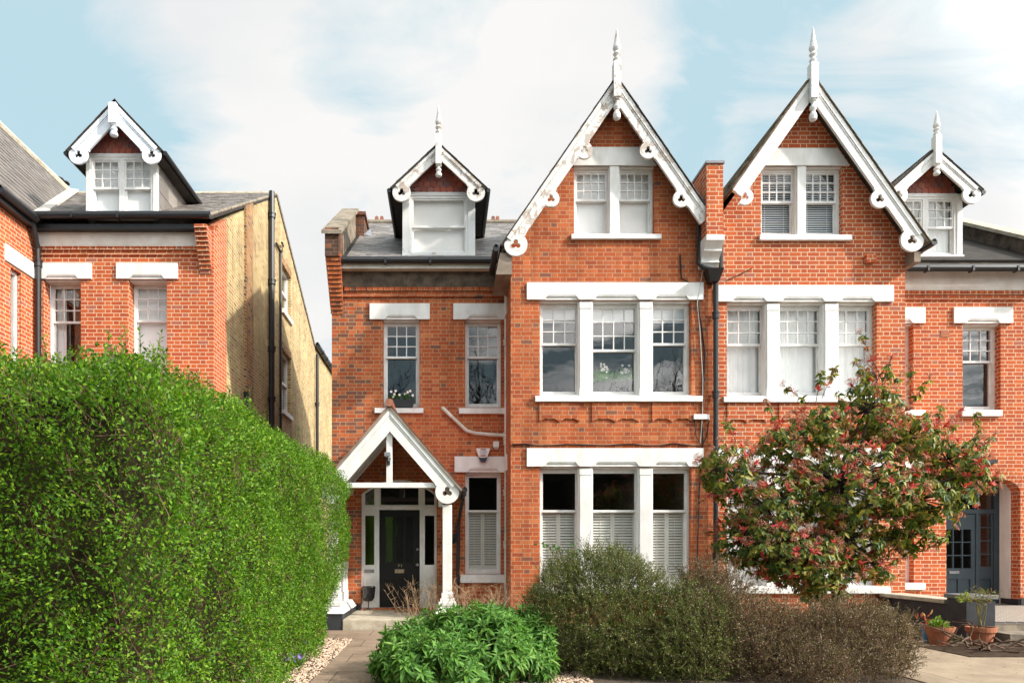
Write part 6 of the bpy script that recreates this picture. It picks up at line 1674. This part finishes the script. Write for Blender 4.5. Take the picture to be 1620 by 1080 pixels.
def pl2(t, x, y, z):
    segs = []; lp = []; ld = []
    for k in range(9):
        e = Vector((x+RG.normal()*0.12, y+RG.normal()*0.10, z+RG.uniform(0.45, 0.62))); b = Vector((x+RG.normal()*0.03, y+RG.normal()*0.03, z)); m_ = b.lerp(e, 0.5)+Vector((RG.normal()*0.03, 0, 0.05))
        segs.append(([b, m_, e], [0.008, 0.006, 0.002]))
        for j in range(3):
            s0 = m_.lerp(e, RG.uniform(0.3, 1)); s1 = s0 + Vector((RG.normal()*0.12, RG.normal()*0.08, RG.uniform(-0.03, 0.07))); segs.append(([s0, s1], [0.003, 0.0015]))
            for q in range(8): lp.append(s1 + Vector(RG.normal(size=3))*0.025); ld.append(Vector((RG.normal(), RG.normal(), -0.3)))
    twigs('stems', segs, plain('olive_bark', (0.20,0.18,0.08), (0.12,0.11,0.05), 0.8, 10, 0.2, bmp=0), t, 5)
    leaf_mesh('foliage', np.array([tuple(v) for v in lp]), np.array([tuple(v) for v in ld]), RG.normal(size=(len(lp), 3))*0.4+np.array((0, 0, 1.0)), 0.05, 0.018, leafmat('maple_leaf', [(0, (0.10, 0.16, 0.02)), (0.5, (0.20, 0.20, 0.03)), (0.8, (0.22, 0.09, 0.05)), (1, (0.16, 0.05, 0.04))]), t, 0.1, simple=False)
    leafy('foliage', t, (x-0.24, y, z+0.42), 0.11, 70, 0.05, leafmat('lime_leaf_2', [(0, (0.12, 0.20, 0.01)), (1, (0.34, 0.38, 0.05))]), up=-0.2, ratio=0.5, seed=14, flat=1)
pot('plant_pot', 'low terracotta pot of lime green trailing leaves beside the black wall', PX(1487, -2.75), -2.75, 0.20, 0.27, pl1)
pot('plant_pot', 'terracotta pot holding a small thin-stemmed maple before the black pier', PX(1552, -2.8), -2.8, 0.20, 0.27, pl2)
bx = thing('plant_trough', 'black trough with a bare reddish plant left of the low terracotta pot', 'planter', (PX(1455, -2.2), -2.2, 0))
x = PX(1455, -2.2)
MB().box(x-0.06, x+0.18, -2.3, -2.1, 0, 0.26).build('trough', M['planter_dark'], bx, bevel=0.006)
leafy('foliage', bx, (x+0.05, -2.2, 0.30), 0.17, 12, 0.10, tm['mix'], up=0.7, ratio=0.32, seed=21)
bl = thing('plant_pot', 'small blue glazed pot with a red leaf beside the black trough', 'plant pot', (PX(1468, -2.55), -2.55, 0))
x = PX(1468, -2.55)
MB().lathe([(0.06, 0.005), (0.075, 0.2), (0.085, 0.22), (0.07, 0.22), (0.06, 0.16), (0.01, 0.16)], x, -2.55, 16).build('pot', M['blue'], bl)
leafy('foliage', bl, (x+0.02, -2.55, 0.24), 0.09, 12, 0.11, tm['red'], up=0.9, ratio=0.3, seed=23)
for px_, lab in ((1418, 'pale stone trough under the right bay, the left one'), (1447, 'pale stone trough under the right bay, nearer the steps')):
    yq = -0.35; t = thing('stone_trough', lab, 'planter', (PX(px_, yq), yq, 0), 'pale troughs below the right bay'); x = PX(px_, yq)
    MB().plate(rect(x-0.16, x+0.16, 0.06, 0.40), [], yq-0.12, yq+0.12).build('trough', M['stone_pale'], t, bevel=0.01)
    MB().box(x-0.14, x+0.14, yq-0.1, yq+0.1, 0.401, 0.415).build('soil', M['soil'], t); MB().box(x-0.15, x-0.1, yq-0.1, yq+0.1, 0, 0.0595).box(x+0.1, x+0.15, yq-0.1, yq+0.1, 0, 0.0595).build('feet', M['stone'], t)
    leafy('foliage', t, (x, yq, 0.42), 0.16, 12, 0.11, tm['mix'], up=0.8, ratio=0.3, seed=px_)
# fallen vine stems over a soil bed
bed = MB().box(7.0, 12.5, -4.1, -2.96, -0.02, 0.02).build('flower_bed', M['soil']); tag(bed, kind='structure')
vine = thing('vine_stems', 'tangle of cut brown vine stems lying on the soil bed by the pots', 'branches', (8.9, -3.4, 0.02))
segs = []
for k in range(34):
    a = Vector((RG.uniform(7.1, 10.6), RG.uniform(-3.9, -3.05), RG.uniform(0.03, 0.10))); pts = [a]; d = Vector((RG.normal(), RG.normal()*0.5, 0.25)).normalized()
    for j in range(6):
        d = (d + Vector((RG.normal()*0.45, RG.normal()*0.35, RG.normal()*0.35))).normalized(); nx_ = pts[-1] + d*0.13; nx_.z = min(max(nx_.z, 0.03), 0.36); pts.append(nx_)
    segs.append((pts, [0.017, 0.016, 0.014, 0.012, 0.010, 0.008, 0.005]))
p0_ = Vector((PX(1513, -3.0), -3.0, PZ(1000, -3.0)))
for shift in (0, 0.45): segs.append(([p0_+Vector((shift-0.3, 0, -0.12)), p0_+Vector((shift, -0.05, -0.22)), p0_+Vector((shift+0.25, -0.1, -0.1)), p0_+Vector((shift+0.5, -0.1, -0.20))], 0.014))
twigs('stems', segs, plain('vine_bark', (0.16,0.10,0.07), (0.08,0.05,0.035), 0.9, 12, 0.15, bmp=0), vine, 6)
# bird feeder hanging in the tree
yf_ = -2.6; xf_, zf_ = PX(1339, yf_), PZ(899, yf_)
bf = thing('bird_feeder', 'small feeder with a green dome hanging low in the red-tipped tree', 'bird feeder', (xf_, yf_, zf_))
MB().lathe([(0.055, zf_-0.03), (0.052, zf_), (0.035, zf_+0.035), (0.008, zf_+0.05)], xf_, yf_, 14).build('dome', M['green_plastic'], bf, smooth=True)
MB().lathe([(0.03, zf_-0.16), (0.03, zf_-0.031)], xf_, yf_, 10).build('tube', M['steel'], bf)
MB().lathe([(0.05, zf_-0.18), (0.05, zf_-0.161)], xf_, yf_, 12).tube([(xf_, yf_, zf_+0.05), (xf_, yf_, zf_+0.4)], 0.004, 5).build('tray', M['green_plastic'], bf)

# ================================================================ winter trees across the road (seen mirrored in the panes)
def winter_tree(seed, h):
    rr = random.Random(seed); segs = []
    def grow(p, d, l, r, lev):
        pts = [p]; rad = [r]
        for k in range(3):
            d = (d + Vector((rr.gauss(0, 0.13), rr.gauss(0, 0.13), 0.05))).normalized(); p = p + d*l/3; pts.append(p); rad.append(r*(1-0.13*(k+1)))
        segs.append((pts, rad))
        if lev == 0: return
        for k in range(3 if lev > 1 else 4):
            a = rr.uniform(0, 6.28); q = d.orthogonal().normalized(); w = d.cross(q)
            nd = (d*rr.uniform(0.5, 1.0) + (q*math.cos(a)+w*math.sin(a))*rr.uniform(0.5, 0.95)).normalized()
            grow(pts[rr.choice((2, 3, 3))], nd, l*rr.uniform(0.62, 0.82), rad[-1]*0.74, lev-1)
    grow(Vector((0, 0, 0)), Vector((0, 0, 1)), h*0.28, h*0.026, 5)
    mb = MB()
    for pts, rad in segs: mb.tube(pts, rad, 5 if rad[0] > 0.03 else 3, caps=False)
    return mb
protos = []
spots = [(-13, -40, 19), (-6.5, -38, 21), (-1.0, -44, 20), (4.5, -39, 21), (10, -44, 20), (16, -40, 21), (24, -43, 20), (-21, -44, 20)]
for i, (x, y, h) in enumerate(spots):
    lab = 'bare winter tree across the road, mirrored dark in the window panes'
    if i < 2:
        t = thing('bare_tree', lab, 'tree', (x, y, 0), 'bare trees across the road')
        o = winter_tree(40+i, h).build('branches', M['bark_dark'], None, recalc=False); o.parent = t; protos.append(o)
    else:
        t = thing('bare_tree', lab, 'tree', (x, y, 0), 'bare trees across the road'); t.rotation_euler.z = i*1.3
        o = protos[i % 2].copy(); COL.objects.link(o); o.parent = t
# unseen evergreen screen, added tall so the ground floor panes mirror dark
h2 = thing('hedge', 'unseen dark evergreen screen added across the road to darken the ground floor panes', 'hedge', (0, -33, 0))
f2 = rbox((2, -33, 3.5), (34, 1.0, 4.1), 0.5); f22 = lambda p: f2(p) + 0.25*sines(p, 77, ((0.7, 1), (1.6, .6)))
q = shell_points(f22, (-32, -32.6, 0), (36, -31.2, 8.6), 44000, 0.35, 0.05, 78, 1.0)
leaf_mesh('foliage', q, grad(f22, q)+RG.normal(size=q.shape)*0.6, RG.normal(size=q.shape)+np.array((0, 0, 1)), 0.20, 0.12, leafmat('dark_evergreen', [(0, (0.010, 0.018, 0.008)), (1, (0.03, 0.05, 0.018))]), h2)
MB().box(-31.5, 35.5, -33.6, -32.3, 0, 7.0).build('inner_growth', M['soffit_dark'], h2)
# ================================================================ sky, sun, camera
AZ_SUN, EL_SUN = math.radians(66), math.radians(32.3)       # to the right of the street, behind the viewer
sun_dir = Vector((math.sin(AZ_SUN)*math.cos(EL_SUN), -math.cos(AZ_SUN)*math.cos(EL_SUN), math.sin(EL_SUN)))
w = bpy.data.worlds.new('World'); SC.world = w; w.use_nodes = True
nt = w.node_tree; nt.nodes.clear()
out = nt.nodes.new('ShaderNodeOutputWorld'); bg = nt.nodes.new('ShaderNodeBackground')
sky = nt.nodes.new('ShaderNodeTexSky'); sky.sky_type = 'NISHITA'; sky.sun_disc = False
sky.sun_elevation = EL_SUN; sky.sun_rotation = math.radians(180-66)
sky.air_density = 1.0; sky.dust_density = 1.0; sky.ozone_density = 1.2
tc = nt.nodes.new('ShaderNodeTexCoord'); co = tc.outputs['Generated']
sp_ = nt.nodes.new('ShaderNodeSeparateXYZ'); nt.links.new(co, sp_.inputs[0])
# clouds on a flat layer overhead: project the view direction on to it
zc_ = math_n(nt, 'ADD', math_n(nt, 'MAXIMUM', sp_.outputs[2], 0.0), 0.22)
cv = nt.nodes.new('ShaderNodeCombineXYZ')
nt.links.new(math_n(nt, 'DIVIDE', sp_.outputs[0], zc_), cv.inputs[0]); nt.links.new(math_n(nt, 'DIVIDE', sp_.outputs[1], zc_), cv.inputs[1])
mp = nt.nodes.new('ShaderNodeMapping'); mp.inputs['Location'].default_value = (CLOUD_X, CLOUD_Y, 0.0); mp.inputs['Scale'].default_value = (1.0, 1.35, 1.0); nt.links.new(cv.outputs[0], mp.inputs[0])
f1 = noise(nt, mp.outputs[0], 2.0, 10, 0.58, 0.9)
f1 = math_n(nt, 'ADD', math_n(nt, 'MULTIPLY', math_n(nt, 'SUBTRACT', f1, 0.5), 3.0), CLOUD_BIAS)
def patch(px, py, rad, amount):
    # a bank of cloud (or, if negative, a clear gap) round one direction of the sky
    global f1
    d = Vector(((px-VX)/FPX, 1.0, (VY-py)/FPX)).normalized()
    dp = nt.nodes.new('ShaderNodeVectorMath'); dp.operation = 'DOT_PRODUCT'; nt.links.new(co, dp.inputs[0]); dp.inputs[1].default_value = d
    mr = nt.nodes.new('ShaderNodeMapRange'); mr.interpolation_type = 'SMOOTHSTEP'; nt.links.new(dp.outputs['Value'], mr.inputs[0])
    mr.inputs[1].default_value = math.cos(rad); mr.inputs[2].default_value = 1.0
    f1 = math_n(nt, 'ADD', f1, math_n(nt, 'MULTIPLY', mr.outputs[0], amount))
for q in PATCHES: patch(*q)
mask = ramp(nt, f1, [(0.22, 0.0), (0.42, 0.45), (0.80, 1.0)])
shade = ramp(nt, noise(nt, mp.outputs[0], 2.0, 6, 0.5), [(0.32, (4.95, 4.95, 4.98)), (0.62, (5.7, 5.55, 5.42))])
# cloud is far brighter on the sun's side of the sky
ds = nt.nodes.new('ShaderNodeVectorMath'); ds.operation = 'DOT_PRODUCT'; nt.links.new(co, ds.inputs[0]); ds.inputs[1].default_value = sun_dir
mr_ = nt.nodes.new('ShaderNodeMapRange'); mr_.interpolation_type = 'SMOOTHSTEP'; nt.links.new(ds.outputs['Value'], mr_.inputs[0])
mr_.inputs[1].default_value = 0.34; mr_.inputs[2].default_value = 0.95
shade = mix_c(nt, mr_.outputs[0], shade, (SUNNY, SUNNY*0.985, SUNNY*0.96))
haze_sky = mix_c(nt, 0.92, sky.outputs[0], (3.15, 4.4, 4.9))
nt.links.new(mix_c(nt, math_n(nt, 'MULTIPLY', mask, 0.93), haze_sky, shade), bg.inputs[0])
bg.inputs[1].default_value = 0.10
nt.links.new(bg.outputs[0], out.inputs[0])
ld_ = bpy.data.lights.new('sun', 'SUN'); ld_.energy = 3.2; ld_.angle = math.radians(2.0); ld_.color = (1.0, 0.93, 0.83)
lo_ = bpy.data.objects.new('sun', ld_); COL.objects.link(lo_)
lo_.rotation_euler = (-sun_dir).to_track_quat('-Z', 'Y').to_euler(); lo_.location = sun_dir*60
cd = bpy.data.cameras.new('camera'); cm = bpy.data.objects.new('camera', cd); COL.objects.link(cm)
cm.location = (0, -CAMD, EH); cm.rotation_euler = (math.radians(90), 0, 0)
cd.sensor_width = 36; cd.lens = 36*FPX/1620; cd.shift_x = (810-VX)/1620; cd.shift_y = (VY-540)/1620
cd.clip_start = 0.05; cd.clip_end = 1500
SC.camera = cm
SC.view_settings.view_transform = 'Standard'; SC.view_settings.look = 'None'; SC.view_settings.gamma = 1.0; SC.view_settings.exposure = EXPOSURE
SC.cycles.max_bounces = 8; SC.cycles.transparent_max_bounces = 16; SC.cycles.diffuse_bounces = 4
